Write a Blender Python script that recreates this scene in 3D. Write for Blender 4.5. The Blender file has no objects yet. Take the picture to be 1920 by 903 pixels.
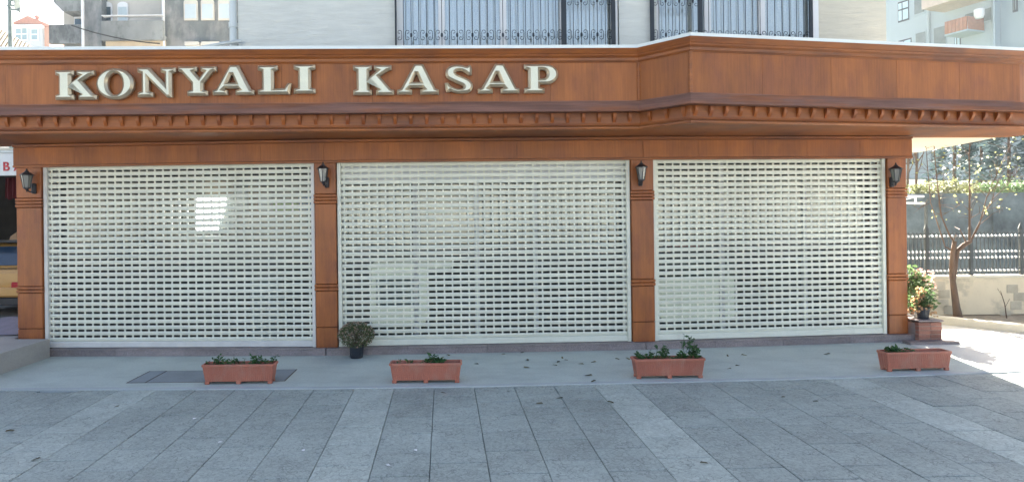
import bpy, bmesh, math, random
from mathutils import Vector, Matrix
random.seed(7)
S = bpy.context.scene
COL = S.collection
R = math.radians

# ------------------------------------------------------------------ camera
FPX, PX, PY, CAMH, ROLL = 1165.0, 863.0, 400.0, 2.2, math.atan(.0122)
cam_d = bpy.data.cameras.new('camera'); cam = bpy.data.objects.new('camera', cam_d); COL.objects.link(cam)
cam_d.sensor_width = 36; cam_d.lens = 36 * FPX / 1920
cam_d.shift_x = (960 - PX) / 1920; cam_d.shift_y = -(451.5 - PY) / 1920
cam_d.clip_start = .05; cam_d.clip_end = 2000
c, s = math.cos(ROLL), math.sin(ROLL)
cam.matrix_world = Matrix(((c, s, 0, 0), (0, 0, -1, 0), (-s, c, 0, CAMH), (0, 0, 0, 1)))
S.camera = cam

# ------------------------------------------------------------------ light
SUN_EL, SUN_AZ = R(27.5), R(11)          # azimuth to the right of straight behind the shop (+Y)
w = bpy.data.worlds.new('World'); S.world = w; w.use_nodes = True
nt = w.node_tree; bg = nt.nodes['Background']
sky = nt.nodes.new('ShaderNodeTexSky'); sky.sky_type = 'NISHITA'; sky.sun_disc = False
sky.sun_elevation = SUN_EL; sky.sun_rotation = SUN_AZ
sky.air_density = .85; sky.dust_density = 5.0; sky.ozone_density = .3
nt.links.new(sky.outputs[0], bg.inputs[0]); bg.inputs[1].default_value = .05
sd = bpy.data.lights.new('sun', 'SUN'); sd.energy = 5.0; sd.angle = R(.53); sd.color = (1, .95, .86)
sun = bpy.data.objects.new('sun', sd); COL.objects.link(sun)
sdir = Vector((math.sin(SUN_AZ) * math.cos(SUN_EL), math.cos(SUN_AZ) * math.cos(SUN_EL), math.sin(SUN_EL)))
sun.rotation_euler = sdir.to_track_quat('Z', 'Y').to_euler()
sun.location = (10, 30, 30)
vs = S.view_settings
vs.view_transform = 'Standard'; vs.look = 'None'; vs.gamma = 1; vs.use_curve_mapping = False
vs.exposure = 3.3
S.render.filter_size = 1.15
S.cycles.max_bounces = 10; S.cycles.transparent_max_bounces = 16
S.cycles.caustics_reflective = False; S.cycles.caustics_refractive = False
S.cycles.sample_clamp_indirect = 6

# ------------------------------------------------------------------ helpers
def at(px, py, Y):
    """world point at depth Y seen at photo pixel (px, py)"""
    dx, dy = px - PX, py - PY
    a = dx * math.cos(ROLL) - dy * math.sin(ROLL); b = dx * math.sin(ROLL) + dy * math.cos(ROLL)
    return Vector((a / FPX * Y, Y, CAMH - b / FPX * Y))
def tag(o, label=None, cat=None, group=None, kind=None):
    if label: o['label'] = label
    if cat: o['category'] = cat
    if group: o['group'] = group
    if kind: o['kind'] = kind
    return o
def empty(name, loc, rz=0, label=None, cat=None, group=None):
    o = bpy.data.objects.new(name, None); COL.objects.link(o); o.empty_display_size = .2
    o.location = loc; o.rotation_euler = (0, 0, rz)
    return tag(o, label, cat, group)
def link_mesh(name, me, parent=None, loc=(0, 0, 0)):
    o = bpy.data.objects.new(name, me); COL.objects.link(o); o.location = loc
    if parent is not None: o.parent = parent
    return o
def kids(o): return [x for x in COL.objects if x.parent == o]
def copy_tree(o, parent=None):
    n = o.copy(); COL.objects.link(n)
    if parent is not None: n.parent = parent
    for ch in kids(o): copy_tree(ch, n)
    return n
class MB:
    def __init__(self): self.v = []; self.f = []; self.m = []; self.mi = 0
    def add(self, vs_, fs):
        k = len(self.v); self.v += [tuple(p) for p in vs_]
        for f in fs: self.f.append(tuple(i + k for i in f)); self.m.append(self.mi)
        return self
    def box(self, x0, x1, y0, y1, z0, z1):
        return self.add([(x0,y0,z0),(x1,y0,z0),(x1,y1,z0),(x0,y1,z0),(x0,y0,z1),(x1,y0,z1),(x1,y1,z1),(x0,y1,z1)],
            [(0,3,2,1),(4,5,6,7),(0,1,5,4),(1,2,6,5),(2,3,7,6),(3,0,4,7)])
    def hexa(self, b4, t4):
        return self.add(list(b4) + list(t4), [(0,3,2,1),(4,5,6,7),(0,1,5,4),(1,2,6,5),(2,3,7,6),(3,0,4,7)])
    def prism(self, poly, axis, a, b):
        """poly: 2-D CCW points; extruded along axis from a to b"""
        n = len(poly)
        def pt(p, t):
            return {'x': (t, p[0], p[1]), 'y': (p[0], t, p[1]), 'z': (p[0], p[1], t)}[axis]
        vs_ = [pt(p, a) for p in poly] + [pt(p, b) for p in poly]
        return self.add(vs_, [tuple(range(n))[::-1], tuple(range(n, 2*n))] + [(i, (i+1) % n, n+(i+1) % n, n+i) for i in range(n)])
    def tube(self, pts, r, n=6, caps=True):
        pts = [Vector(p) for p in pts]; rs = r if isinstance(r, (list, tuple)) else [r] * len(pts)
        rings = []; up = Vector((.13, .21, 1)).normalized()
        for i, p in enumerate(pts):
            d = (pts[min(i+1, len(pts)-1)] - pts[max(i-1, 0)])
            if d.length < 1e-9: d = Vector((0, 0, 1))
            d.normalize(); u = d.cross(up)
            if u.length < .2: u = d.cross(Vector((1, .1, 0)))
            u.normalize(); v = d.cross(u)
            rings.append([p + (u * math.cos(t) + v * math.sin(t)) * rs[i] for t in [2*math.pi*k/n for k in range(n)]])
        fs = [(i*n+k, i*n+(k+1) % n, (i+1)*n+(k+1) % n, (i+1)*n+k) for i in range(len(pts)-1) for k in range(n)]
        if caps: fs += [tuple(range(n))[::-1], tuple((len(pts)-1)*n+k for k in range(n))]
        return self.add([q for rg in rings for q in rg], fs)
    def lathe(self, prof, cx=0, cy=0, n=12, ph=0):
        """prof: (radius, z) bottom to top"""
        vs_ = [(cx + r*math.cos(ph+2*math.pi*k/n), cy + r*math.sin(ph+2*math.pi*k/n), z) for r, z in prof for k in range(n)]
        fs = [(i*n+k, i*n+(k+1) % n, (i+1)*n+(k+1) % n, (i+1)*n+k) for i in range(len(prof)-1) for k in range(n)]
        fs += [tuple(range(n))[::-1], tuple((len(prof)-1)*n+k for k in range(n))]
        return self.add(vs_, fs)
    def sweep(self, path, prof):
        """closed profile (outward offset, z), swept with mitres along a plan path; outward is to the right of travel"""
        n = len(path); m = len(prof); P = [Vector(p) for p in path]; vs_ = []
        for i in range(n):
            ds = []
            if i > 0: ds.append((P[i]-P[i-1]).normalized())
            if i < n-1: ds.append((P[i+1]-P[i]).normalized())
            ns = [Vector((d.y, -d.x)) for d in ds]
            nn = ns[0] if len(ns) == 1 else (ns[0]+ns[1]) / (1 + ns[0].dot(ns[1]))
            for o, z in prof: q = P[i] + nn * o; vs_.append((q.x, q.y, z))
        fs = [(i*m+k, i*m+(k+1) % m, (i+1)*m+(k+1) % m, (i+1)*m+k) for i in range(n-1) for k in range(m)]
        fs += [tuple(range(m)), tuple((n-1)*m+k for k in range(m))[::-1]]
        return self.add(vs_, fs)
    def leaf(self, p, size, d=None, asp=.5):
        d = d or Vector((random.gauss(0,1), random.gauss(0,1), random.gauss(0,.7))).normalized()
        e = Vector((random.gauss(0,1), random.gauss(0,1), random.gauss(0,1))); u = d.cross(e)
        if u.length < .05: u = d.cross(Vector((0, 1, .3)))
        u = u.normalized() * size * asp * .5; p = Vector(p); d = d * size; nn = u.cross(d).normalized() * size * .12
        return self.add([p, p+d*.5+u+nn, p+d, p+d*.5-u+nn], [(0,1,2),(0,2,3)])
    def xform(self, mat):
        self.v = [tuple(mat @ Vector(p)) for p in self.v]; return self
    def build(self, name, mats, parent=None, world=True, smooth=None, bevel=0, loc=(0,0,0), fix=True):
        if parent is not None and world:
            q = Vector((0,0,0)); p = parent
            while p is not None: q += p.location; p = p.parent
            vs_ = [(a-q.x, b-q.y, d-q.z) for a, b, d in self.v]
        else: vs_ = self.v
        me = bpy.data.meshes.new(name); me.from_pydata(vs_, [], self.f)
        mats = mats if isinstance(mats, (list, tuple)) else [mats]
        for m_ in mats: me.materials.append(m_)
        if any(self.m): me.polygons.foreach_set('material_index', self.m)
        if fix or bevel:
            bm = bmesh.new(); bm.from_mesh(me)
            if fix: bmesh.ops.recalc_face_normals(bm, faces=bm.faces)
            if bevel: bmesh.ops.bevel(bm, geom=[e for e in bm.edges if len(e.link_faces) == 2 and e.calc_face_angle(0) > .5], offset=bevel, segments=1, affect='EDGES', profile=.5)
            bm.to_mesh(me); bm.free()
        me.update()
        if smooth:
            me.polygons.foreach_set('use_smooth', [True]*len(me.polygons)); me.set_sharp_from_angle(angle=R(smooth))
        return link_mesh(name, me, parent, loc)

# ------------------------------------------------------------------ materials
class N:
    def __init__(self, name):
        self.m = bpy.data.materials.new(name); self.m.use_nodes = True; self.t = self.m.node_tree
        self.b = self.t.nodes['Principled BSDF']; self.out = self.t.nodes['Material Output']
    def n(self, typ, **kw):
        x = self.t.nodes.new('ShaderNode' + typ)
        for k, v in kw.items(): setattr(x, k, v)
        return x
    def l(self, a, b): self.t.links.new(a, b)
    def pos(self, scale, obj=False):
        g = self.n('TexCoord').outputs['Object'] if obj else self.n('NewGeometry').outputs['Position']
        mp = self.n('Mapping'); mp.inputs['Scale'].default_value = scale; self.l(g, mp.inputs['Vector']); return mp.outputs[0]
    def noise(self, scale, detail=4, rough=.6, obj=False, dist=0):
        x = self.n('TexNoise'); x.inputs['Scale'].default_value = 1; x.inputs['Detail'].default_value = detail
        x.inputs['Roughness'].default_value = rough; x.inputs['Distortion'].default_value = dist
        self.l(self.pos(scale, obj), x.inputs['Vector']); return x.outputs['Fac']
    def ramp(self, fac, a, b, lo=0, hi=1):
        x = self.n('MapRange', clamp=True); self.l(fac, x.inputs[0])
        x.inputs[1].default_value = a; x.inputs[2].default_value = b; x.inputs[3].default_value = lo; x.inputs[4].default_value = hi
        return x.outputs[0]
    def mul(self, a, b, op='MULTIPLY'):
        x = self.n('Math', operation=op)
        for i, q in enumerate((a, b)):
            if isinstance(q, (int, float)): x.inputs[i].default_value = q
            else: self.l(q, x.inputs[i])
        return x.outputs[0]
    def mix(self, fac, a, b, mode='MIX'):
        x = self.n('Mix', data_type='RGBA', blend_type=mode)
        if isinstance(fac, (int, float)): x.inputs[0].default_value = fac
        else: self.l(fac, x.inputs[0])
        for i, q in ((6, a), (7, b)):
            if isinstance(q, tuple): x.inputs[i].default_value = (*q[:3], 1)
            else: self.l(q, x.inputs[i])
        return x.outputs[2]
    def scale_col(self, col, fac):
        x = self.n('VectorMath', operation='SCALE')
        if isinstance(col, tuple): x.inputs[0].default_value = col[:3]
        else: self.l(col, x.inputs[0])
        self.l(fac, x.inputs['Scale']); return x.outputs[0]
    def bump(self, h, strength, dist=.01):
        x = self.n('Bump'); x.inputs['Strength'].default_value = strength; x.inputs['Distance'].default_value = dist
        self.l(h, x.inputs['Height']); self.l(x.outputs[0], self.b.inputs['Normal'])
def mat(name, col, rough=.6, metal=0, var=.15, scale=(4,4,4), fine=0, fscale=(60,60,60), rand=0, stain=None, bump=0, bscale=None, bdist=.005, spec=.4, coat=0, trans=0):
    """colour with two octaves of grain, an optional stain layer (colour, scale, lo, hi, amount), per-object tint and bump"""
    k = N(name); colr = col
    if stain:
        sc, ss, lo, hi, am = stain
        colr = k.mix(k.ramp(k.noise(ss, 5, .65), lo, hi, 0, am), col, sc)
    f = k.ramp(k.noise(scale, 5), .25, .75, 1-var, 1+var)
    if fine: f = k.mul(f, k.ramp(k.noise(fscale, 3), .25, .75, 1-fine, 1+fine))
    if rand: f = k.mul(f, k.ramp(k.n('ObjectInfo').outputs['Random'], 0, 1, 1-rand, 1+rand))
    k.l(k.scale_col(colr, f), k.b.inputs['Base Color'])
    k.b.inputs['Roughness'].default_value = rough; k.b.inputs['Metallic'].default_value = metal
    k.b.inputs['Specular IOR Level'].default_value = spec; k.b.inputs['Coat Weight'].default_value = coat
    k.b.inputs['Coat Roughness'].default_value = .25
    if bump: k.bump(k.noise(bscale or fscale, 4), bump, bdist)
    if trans:
        tr = k.n('BsdfTranslucent'); k.l(k.scale_col(colr, f), tr.inputs[0]); mx = k.n('MixShader'); mx.inputs[0].default_value = trans
        k.l(k.b.outputs[0], mx.inputs[1]); k.l(tr.outputs[0], mx.inputs[2]); k.l(mx.outputs[0], k.out.inputs[0])
    return k.m
def glass(name, refl, tint=(1,1,1), rough=.02):
    k = N(name); tr = k.n('BsdfTransparent'); tr.inputs[0].default_value = (*tint, 1)
    gl = k.n('BsdfGlossy'); gl.inputs['Roughness'].default_value = rough; gl.inputs[0].default_value = (.98, .97, .92, 1)
    lw = k.n('LayerWeight'); lw.inputs[0].default_value = .3
    mx = k.n('MixShader'); k.l(k.ramp(lw.outputs['Fresnel'], 0, 1, refl, 1), mx.inputs[0]); k.l(tr.outputs[0], mx.inputs[1]); k.l(gl.outputs[0], mx.inputs[2])
    k.l(mx.outputs[0], k.out.inputs[0]); return k.m
def emit(name, col, st):
    k = N(name); k.b.inputs['Base Color'].default_value = (*col, 1); k.b.inputs['Emission Color'].default_value = (*col, 1)
    k.b.inputs['Emission Strength'].default_value = st; return k.m

WOOD = mat('varnished_wood', (.325,.106,.025), .5, var=.26, scale=(2.6,2.6,.5), fine=.18, fscale=(45,45,1.6), rand=.035,
           stain=((.17,.055,.028), (1.9,1.9,.9), .46, .66, .6), bump=.12, bscale=(60,60,3), coat=.03)
WOODH = mat('varnished_trim_wood', (.30,.097,.023), .5, var=.22, scale=(.5,.5,3), fine=.18, fscale=(1.6,1.6,50), rand=.06,
           stain=((.12,.045,.028), (.9,.9,4), .46, .66, .7), bump=.12, bscale=(3,3,60), coat=.1)
WOODW = mat('weathered_trim_wood', (.19,.095,.068), .7, var=.3, scale=(.8,.8,9), fine=.25, fscale=(2,2,60), stain=((.26,.09,.032), (.7,.7,6), .47, .62, .8), bump=.2, bscale=(3,3,60))
WOODP = mat('pillar_wood', (.32,.098,.023), .45, var=.25, scale=(5,5,.8), fine=.15, fscale=(50,50,1.5), rand=.06, stain=((.17,.045,.022), (3.5,3.5,1.6), .46, .66, .6), coat=.15, bump=.1, bscale=(60,60,3))
GROOVE = mat('dark_wood_joint', (.05,.018,.008), .8)
FLASH = mat('white_metal_flashing', (.72,.76,.74), .45, var=.12, scale=(1.5,1.5,9), metal=0)
SLAT = mat('cream_painted_aluminium', (.755,.76,.645), .42, var=.08, scale=(1.2,1.2,.7), fine=.04, fscale=(8,8,30), rand=.04, stain=((.56,.55,.46), (3,3,.8), .56, .75, .5))
RAIL = mat('pale_rail_paint', (.68,.66,.62), .5, var=.1)
GRANITE = mat('grey_pink_granite', (.25,.21,.205), .55, var=.25, scale=(3,3,5), fine=.35, fscale=(70,70,70), rand=.1)
CONC = mat('smooth_concrete', (.47,.515,.475), .8, var=.12, scale=(1.1,1.1,1.1), fine=.11, fscale=(38,38,38), stain=((.38,.42,.395), (1.3,2.6,1), .47, .68, .75), bump=.15, bscale=(120,120,120), bdist=.002)
CONCE = mat('edge_concrete', (.43,.46,.46), .8, var=.12, scale=(2,2,2), fine=.1)
CONCD = mat('cover_plate_concrete', (.25,.275,.285), .85, var=.12, scale=(2,2,2), fine=.1, bump=.2)
TERR = mat('terrace_concrete', (.36,.34,.315), .85, var=.12, scale=(1.5,1.5,3), fine=.07, fscale=(30,30,30))
GROUND = mat('ground_concrete', (.33,.34,.34), .9, var=.15, scale=(.4,.4,.4), fine=.1)
STUCCO = None
def stucco(name='combed_white_stucco', col=(.58,.605,.58)):
    k = N(name)
    a = k.noise((2.2,2.2,16), 5, .65, dist=.6); b = k.noise((.5,.5,.35), 3)
    f = k.mul(k.ramp(a, .3, .7, .9, 1.06), k.ramp(b, .3, .7, .92, 1.06))
    k.l(k.scale_col(col, f), k.b.inputs['Base Color']); k.b.inputs['Roughness'].default_value = .9
    k.bump(a, .55, .03); return k.m
STUCCO = stucco(col=(.585,.60,.565)); STUCCO_BOUNCE = stucco('combed_stucco_bounce_tint', (.55,.52,.435))  # second mix is creamier to carry bounce from the sunlit court
CREAM = mat('cream_slab_paint', (.74,.68,.56), .8, var=.06, scale=(1,1,1), fine=.05)
WHITE = mat('white_window_paint', (.68,.69,.70), .4, var=.04)
CURT = mat('sheer_curtain', (.80,.83,.82), .9, var=.1, scale=(9,9,.4), trans=.15)
IRON = mat('dark_iron', (.022,.028,.036), .5, var=.2)
BLACK = mat('black_painted_metal', (.03,.03,.034), .4, var=.2)
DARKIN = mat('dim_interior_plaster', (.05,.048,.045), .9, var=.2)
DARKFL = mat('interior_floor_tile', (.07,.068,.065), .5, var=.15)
LETF = mat('cream_letter_face', (.74,.73,.58), .35, var=.08, scale=(3,3,3), fine=.05)
LETS = mat('brass_letter_bevel', (.52,.43,.30), .30, metal=.6, var=.2, scale=(6,6,6))
TERRA = mat('terracotta_plastic', (.42,.145,.095), .5, var=.14, scale=(3,3,3), fine=.08, rand=.1, stain=((.42,.24,.18), (7,7,3), .48, .7, .6))
SOIL = mat('dry_soil', (.07,.05,.035), .95, var=.4, scale=(20,20,20), bump=.6, bscale=(50,50,50), bdist=.02)
LEAF = mat('seedling_leaf', (.05,.12,.035), .5, var=.35, scale=(25,25,25), trans=.3)
LEAFD = mat('dusty_bush_leaf', (.12,.15,.06), .6, var=.5, scale=(30,30,30), rand=.1, trans=.2)
LEAFR = mat('faded_bush_flower', (.42,.31,.23), .7, var=.4, scale=(40,40,40), trans=.2)
LEAFY = mat('pale_tree_leaf', (.36,.38,.16), .5, var=.4, scale=(6,6,6), trans=.5)
LEAFH = mat('hedge_leaf', (.17,.18,.075), .5, var=.5, scale=(5,5,5), trans=.45)
LEAFB = mat('dark_conifer_leaf', (.085,.125,.13), .6, var=.4, scale=(1,1,1), trans=.2)
LEAFG = mat('potted_shrub_leaf', (.11,.18,.07), .45, var=.4, scale=(12,12,12), trans=.4)
PINK = mat('coral_flower', (.66,.34,.27), .6, var=.25, scale=(30,30,30), trans=.35)
ORANGE = mat('orange_flower', (.55,.36,.20), .6, var=.3, scale=(30,30,30), trans=.35)
BARK = mat('grey_brown_bark', (.13,.085,.06), .9, var=.3, scale=(12,12,3), bump=.4, bscale=(30,30,8))
DRYLEAF = mat('dead_leaf', (.10,.08,.03), .8, var=.5, scale=(7,7,7), rand=.4)
LITTER = mat('white_litter_paper', (.8,.8,.8), .8, var=.05)
PALEW = mat('garden_wall_render', (.66,.58,.43), .9, var=.12, scale=(1.2,1.2,2), fine=.06, stain=((.34,.31,.24), (1.3,1.3,1.8), .55, .66, .7))
CAPM = mat('pale_coping', (.6,.56,.46), .8, var=.1)
RETAIN = mat('retaining_wall', (.11,.135,.14), .95, var=.55, scale=(1.3,1.3,1.3), fine=.15, fscale=(6,6,6), bump=.3)
GALV = mat('galvanised_metal', (.50,.54,.54), .45, metal=.25, var=.12, scale=(6,6,1.5))
FENCEM = mat('grey_fence_paint', (.055,.065,.068), .55, metal=0, var=.15)
GREYB = mat('stained_bare_render', (.23,.24,.235), .95, var=.35, scale=(.5,.5,.35), fine=.14, fscale=(2.5,2.5,1.3), stain=((.075,.082,.085), (1.5,1.5,.8), .47, .60, .75))
GREYD = mat('dark_stained_render', (.15,.165,.17), .95, var=.35, scale=(.5,.5,.3), fine=.15, fscale=(2.5,2.5,1.3), stain=((.29,.285,.275), (1.5,1.5,.8), .47, .60, .7))
CREAMB = mat('cream_house_paint', (.50,.475,.43), .9, var=.06)
TAN = mat('tan_soffit_paint', (.50,.41,.30), .9, var=.1)
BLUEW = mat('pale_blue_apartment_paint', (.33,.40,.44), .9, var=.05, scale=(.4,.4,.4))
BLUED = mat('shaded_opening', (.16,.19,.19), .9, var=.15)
RAILB = mat('brown_balcony_board', (.34,.15,.08), .7, var=.2)
BEIGEB = mat('beige_balcony_render', (.50,.40,.33), .9, var=.1)
ROOFY = mat('pale_roof_tile', (.13,.10,.055), .85, var=.3, scale=(2,2,2), rand=.15, fine=.15, fscale=(9,9,9))
ROOFR = mat('red_roof_tile', (.40,.15,.09), .85, var=.2)
PINKW = mat('salmon_wall_paint', (.50,.26,.17), .85, var=.1)
PANEG = glass('window_glass', .14, (.95,.97,.98))
PANES = glass('shopfront_glass', .075, (.8,.86,.86)); PANE0 = glass('clear_shop_glass', .02, (.9,.92,.92))
PANEL_ = glass('lantern_glass', .16, (.55,.6,.62), .3)
PANEDK = mat('dark_window_glass', (.05,.08,.10), .08, spec=.8, var=.1)
YELLOW = mat('taxi_yellow_paint', (.50,.27,.075), .3, var=.05, coat=.5)
CARGL = mat('tinted_car_glass', (.02,.04,.07), .06, spec=.9, var=.05)
REDL = mat('tail_lamp_red', (.34,.012,.02), .4, spec=.3, var=.1)
RUBBER = mat('tyre_rubber', (.02,.02,.02), .8, var=.1)
SIGNW = mat('white_sign_board', (.66,.69,.70), .6, var=.06)
SIGNR = mat('red_sign_paint', (.45,.04,.05), .6, var=.1)
RUG = mat('mauve_canvas', (.24,.21,.25), .95, var=.15, scale=(6,6,6), bump=.3)
BRICK = mat('dusty_red_brick', (.30,.14,.10), .9, var=.2, scale=(8,8,8), rand=.2, fine=.15)
MORTAR = mat('grey_mortar', (.30,.27,.25), .95, var=.1)
POTB = mat('dark_nursery_pot', (.025,.03,.04), .45, var=.15)
GLOWPATCH = emit('glow_patch', (1,1,.98), 2.6)  # emission stands in for a bright patch, not a lamp
GREYP = mat('grey_panel', (.35,.38,.37), .7)
FRIDGE_GLOW = emit('white_fridge_added_glow', (.80,.80,.68), .065)  # glow added to brighten the white cabinet and counter
BLUEP = mat('blue_packaging', (.06,.20,.42), .5); GREENP = mat('green_packaging', (.18,.45,.05), .5)
BROWNP = mat('brown_packaging', (.28,.19,.11), .7, var=.3, scale=(9,9,9)); REDP = mat('red_packaging', (.5,.08,.05), .5)
WHITEP = mat('pale_packaging', (.6,.62,.62), .5); WIREM = mat('black_cable', (.02,.02,.02), .6)
def paver(name, col):
    """tile with imprinted crazy-stone cracks"""
    k = N(name); p = k.pos((1,1,1))
    nz = k.n('TexNoise'); nz.inputs['Scale'].default_value = 14; nz.inputs['Detail'].default_value = 4; k.l(p, nz.inputs['Vector'])
    ad = k.n('VectorMath', operation='MULTIPLY_ADD'); k.l(nz.outputs['Color'], ad.inputs[0]); ad.inputs[1].default_value = (.12,.12,.12); k.l(p, ad.inputs[2])
    vo = k.n('TexVoronoi', feature='DISTANCE_TO_EDGE'); vo.inputs['Scale'].default_value = 15; k.l(ad.outputs[0], vo.inputs['Vector'])
    v2 = k.n('TexVoronoi', feature='F1'); v2.inputs['Scale'].default_value = 15; k.l(ad.outputs[0], v2.inputs['Vector'])
    gaps = k.ramp(k.noise((5,5,5), 3), .36, .6)
    crack = k.mul(k.ramp(vo.outputs['Distance'], .0, .07, 1, 0), gaps)
    f = k.mul(k.ramp(k.noise((1.1,1.1,1.1), 5), .25, .75, .84, 1.14), k.ramp(k.noise((42,42,42), 5, .75), .28, .72, .72, 1.28))
    f = k.mul(f, k.ramp(k.n('ObjectInfo').outputs['Random'], 0, 1, .93, 1.07))
    sp = k.n('SeparateColor'); k.l(v2.outputs['Color'], sp.inputs[0])
    f = k.mul(f, k.ramp(sp.outputs[0], 0, 1, .94, 1.06))
    f = k.mul(f, k.ramp(crack, 0, 1, 1.02, .55))
    f = k.mul(f, k.ramp(k.noise((.45,.8,1), 4), .55, .8, 1, .8))
    k.l(k.scale_col(col, f), k.b.inputs['Base Color']); k.b.inputs['Roughness'].default_value = .75
    h = k.mul(k.mul(crack, -1.2), k.noise((90,90,90), 4), 'ADD'); k.bump(h, .5, .004); return k.m
PAVE = paver('dark_grey_paver', (.33,.365,.335)); PAVEL = paver('light_grey_paver', (.405,.445,.405))

# ------------------------------------------------------------------ plan of the shop front
P = [Vector((-6.94,10.09)), Vector((-2.13,9.90)), Vector((2.92,10.05)), Vector((7.26,10.42))]
FAC = [P[0] + (P[0]-P[1])*.045, P[1], P[2], P[3] + (P[3]-P[2])*.055]
FAS = [Vector((-7.7,8.74)), Vector((2.63,9.08)), Vector((3.17,8.50)), Vector((8.60,9.53))]
RET = [Vector((9.35,9.86)), Vector((9.52,10.2)), Vector((9.46,10.75))]
def yon(path, x):
    for a, b in zip(path, path[1:]):
        if x <= b.x or b is path[-1]: return a.y + (b.y-a.y) * (x-a.x) / (b.x-a.x)
Z_SH, Z_BEAM, Z_SOF, Z_TOP = .115, 3.03, 3.41, 4.59

# ================================================================== ground
g = MB().add([(-140,-140,-.06),(140,-140,-.06),(140,140,-.06),(-140,140,-.06)], [(0,1,2,3)]).build('ground', GROUND, fix=False); tag(g, kind='structure')
EDGE = [Vector(p) for p in ((-13,8.2),(-5.94,8.02),(-1.78,7.90),(.16,7.915),(4.41,8.065),(6.62,8.23),(14,8.95))]
inner = [(-13,13.5),(-5.94,13.5),(-1.78,13.5),(.16,13.5),(4.41,13.5),(6.62,13.5),(7.6,13.5)]
m = MB()
for i in range(len(EDGE)-1):
    a, b = EDGE[i], EDGE[i+1]
    q = [(a.x,a.y+.085),(b.x,b.y+.085),inner[i+1],inner[i]]
    m.add([(x,y,-.05) for x,y in q]+[(x,y,0) for x,y in q], [(4,5,6,7),(0,1,5,4)])
yc = yon(EDGE, 7.15) if False else 8.23+(7.15-6.62)*.72/7.38
m2 = MB().add([(7.15,yc+.085,.0035),(14,9.035,.0035),(9.85,10.75,.0035),(9.0,11.9,.0035),(7.6,12.85,.0035),(7.3,13.5,.0035)],[(0,1,2,3,4,5)])
tag(m2.build('side_court', mat('court_concrete_glare', (.62,.61,.56), .85, var=.08, scale=(1.2,1.2,1.2), fine=.08), fix=False), kind='structure')  # court colour paled to carry the sun's glare
walk = m.build('pavement', CONC, fix=False); tag(walk, kind='structure')
m = MB().sweep([(e.x, e.y) for e in EDGE], [(0,-.05),(0,-.003),(-.004,.001),(-.082,.001),(-.082,-.05)])
k_ = m.build('kerb', CONCE); tag(k_, kind='structure')
# paved forecourt of separate tiles, half bonded
court = MB().add([(-14,-6,-.045),(14,-6,-.045),(14,8.9,-.045),(-14,8.2,-.045)], [(0,1,2,3)]).build('forecourt', mat('joint_dirt', (.13,.135,.14), .95, var=.3, scale=(3,3,3)), fix=False); tag(court, kind='structure')
TS = .508; th = math.atan(-.0266); U = Vector((math.cos(th), -math.sin(th)*-1)); 
ydir = Vector((-.0266, 1)).normalized(); xdir = Vector((ydir.y, -ydir.x))
hs = TS/2 - .0032; tb = MB()
tb.add([(-hs,-hs,-.03),(hs,-hs,-.03),(hs,hs,-.03),(-hs,hs,-.03),(-hs,-hs,-.004),(hs,-hs,-.004),(hs,hs,-.004),(-hs,hs,-.004),
        (-hs+.006,-hs+.006,0),(hs-.006,-hs+.006,0),(hs-.006,hs-.006,0),(-hs+.006,hs-.006,0)],
       [(0,1,5,4),(1,2,6,5),(2,3,7,6),(3,0,4,7),(4,5,9,8),(5,6,10,9),(6,7,11,10),(7,4,8,11),(8,9,10,11)])
tproto = {}
org = Vector((-.865, 7.876)); ntile = 0
for k in range(-12, 18):
    light = (k % 6) == 5
    for j in range(-8, 2):
        cen = org + xdir*(k+.5)*TS + ydir*((j + .5 + (.5 if k % 2 else 0) - .17)*TS)
        if cen.y > yon(EDGE, cen.x) + .17 or cen.y < 4.1 or cen.x < -6.9 or cen.x > 9 or ntile > 298: continue
        if abs(cen.x) / cen.y > 1.05: continue
        if light not in tproto:
            t = tb.build('paving_tile', PAVEL if light else PAVE, court, world=False); tproto[light] = t
        else:
            t = tproto[light].copy(); COL.objects.link(t); t.parent = court
        t.location = (cen.x, cen.y, -.012 + random.uniform(-.003, .002))
        t.rotation_euler = (random.gauss(0,.0025), random.gauss(0,.0025), math.atan2(xdir.y, xdir.x) + random.gauss(0,.003)); ntile += 1
m = MB(); n_ = 24; hv = []
for j in range(7):
    for i in range(n_+1):
        x = -70+140*i/n_; hv.append((x, -24-7*j-1.2*math.sin(x*.21), -.05+1.75*j+(.5*math.sin(x*.33+j) if j else 0)))
m.add(hv, [(j*(n_+1)+i+1,j*(n_+1)+i,(j+1)*(n_+1)+i,(j+1)*(n_+1)+i+1) for j in range(6) for i in range(n_)])
bounce_hill = m.build('unseen_bounce_hill', mat('bounce_hill_ground', (.20,.20,.175), .95, var=.35, scale=(.12,.12,.12), fine=.25, fscale=(1.5,1.5,1.5)), fix=False, smooth=80); tag(bounce_hill, kind='structure')  # unseen slope behind the camera, added to bounce light onto the shop front
# covered hatch in the pavement
hat = empty('access_cover', (-3.4,8.55,0), 0, 'flush concrete access cover in the pavement behind the planter nearest the left', 'access cover')
MB().box(-4.48,-2.36,8.27,8.90,-.02,.0015).build('surround', GROOVE, hat)
def plate(x0,x1,y0,y1): return MB().box(x0,x1,y0,y1,-.02,.004)
plate(-4.46,-4.235,8.285,8.885).build('cover_plate', CONCD, hat, bevel=.002)
plate(-4.215,-2.375,8.285,8.885).build('cover_plate', CONCD, hat, bevel=.002)
# raised terrace on the left
m = MB(); m.add([(-20,4,.33),(-6.58,4,.33),(-6.54,9.86,.29),(-7.15,9.9,.29),(-7.15,30,.29),(-20,30,.29),(-6.58,4,-.05),(-6.54,9.86,-.05)],
      [(0,1,2,3),(0,3,4,5),(1,6,7,2)])
ter = m.build('terrace', TERR, fix=False); tag(ter, kind='structure')

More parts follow.
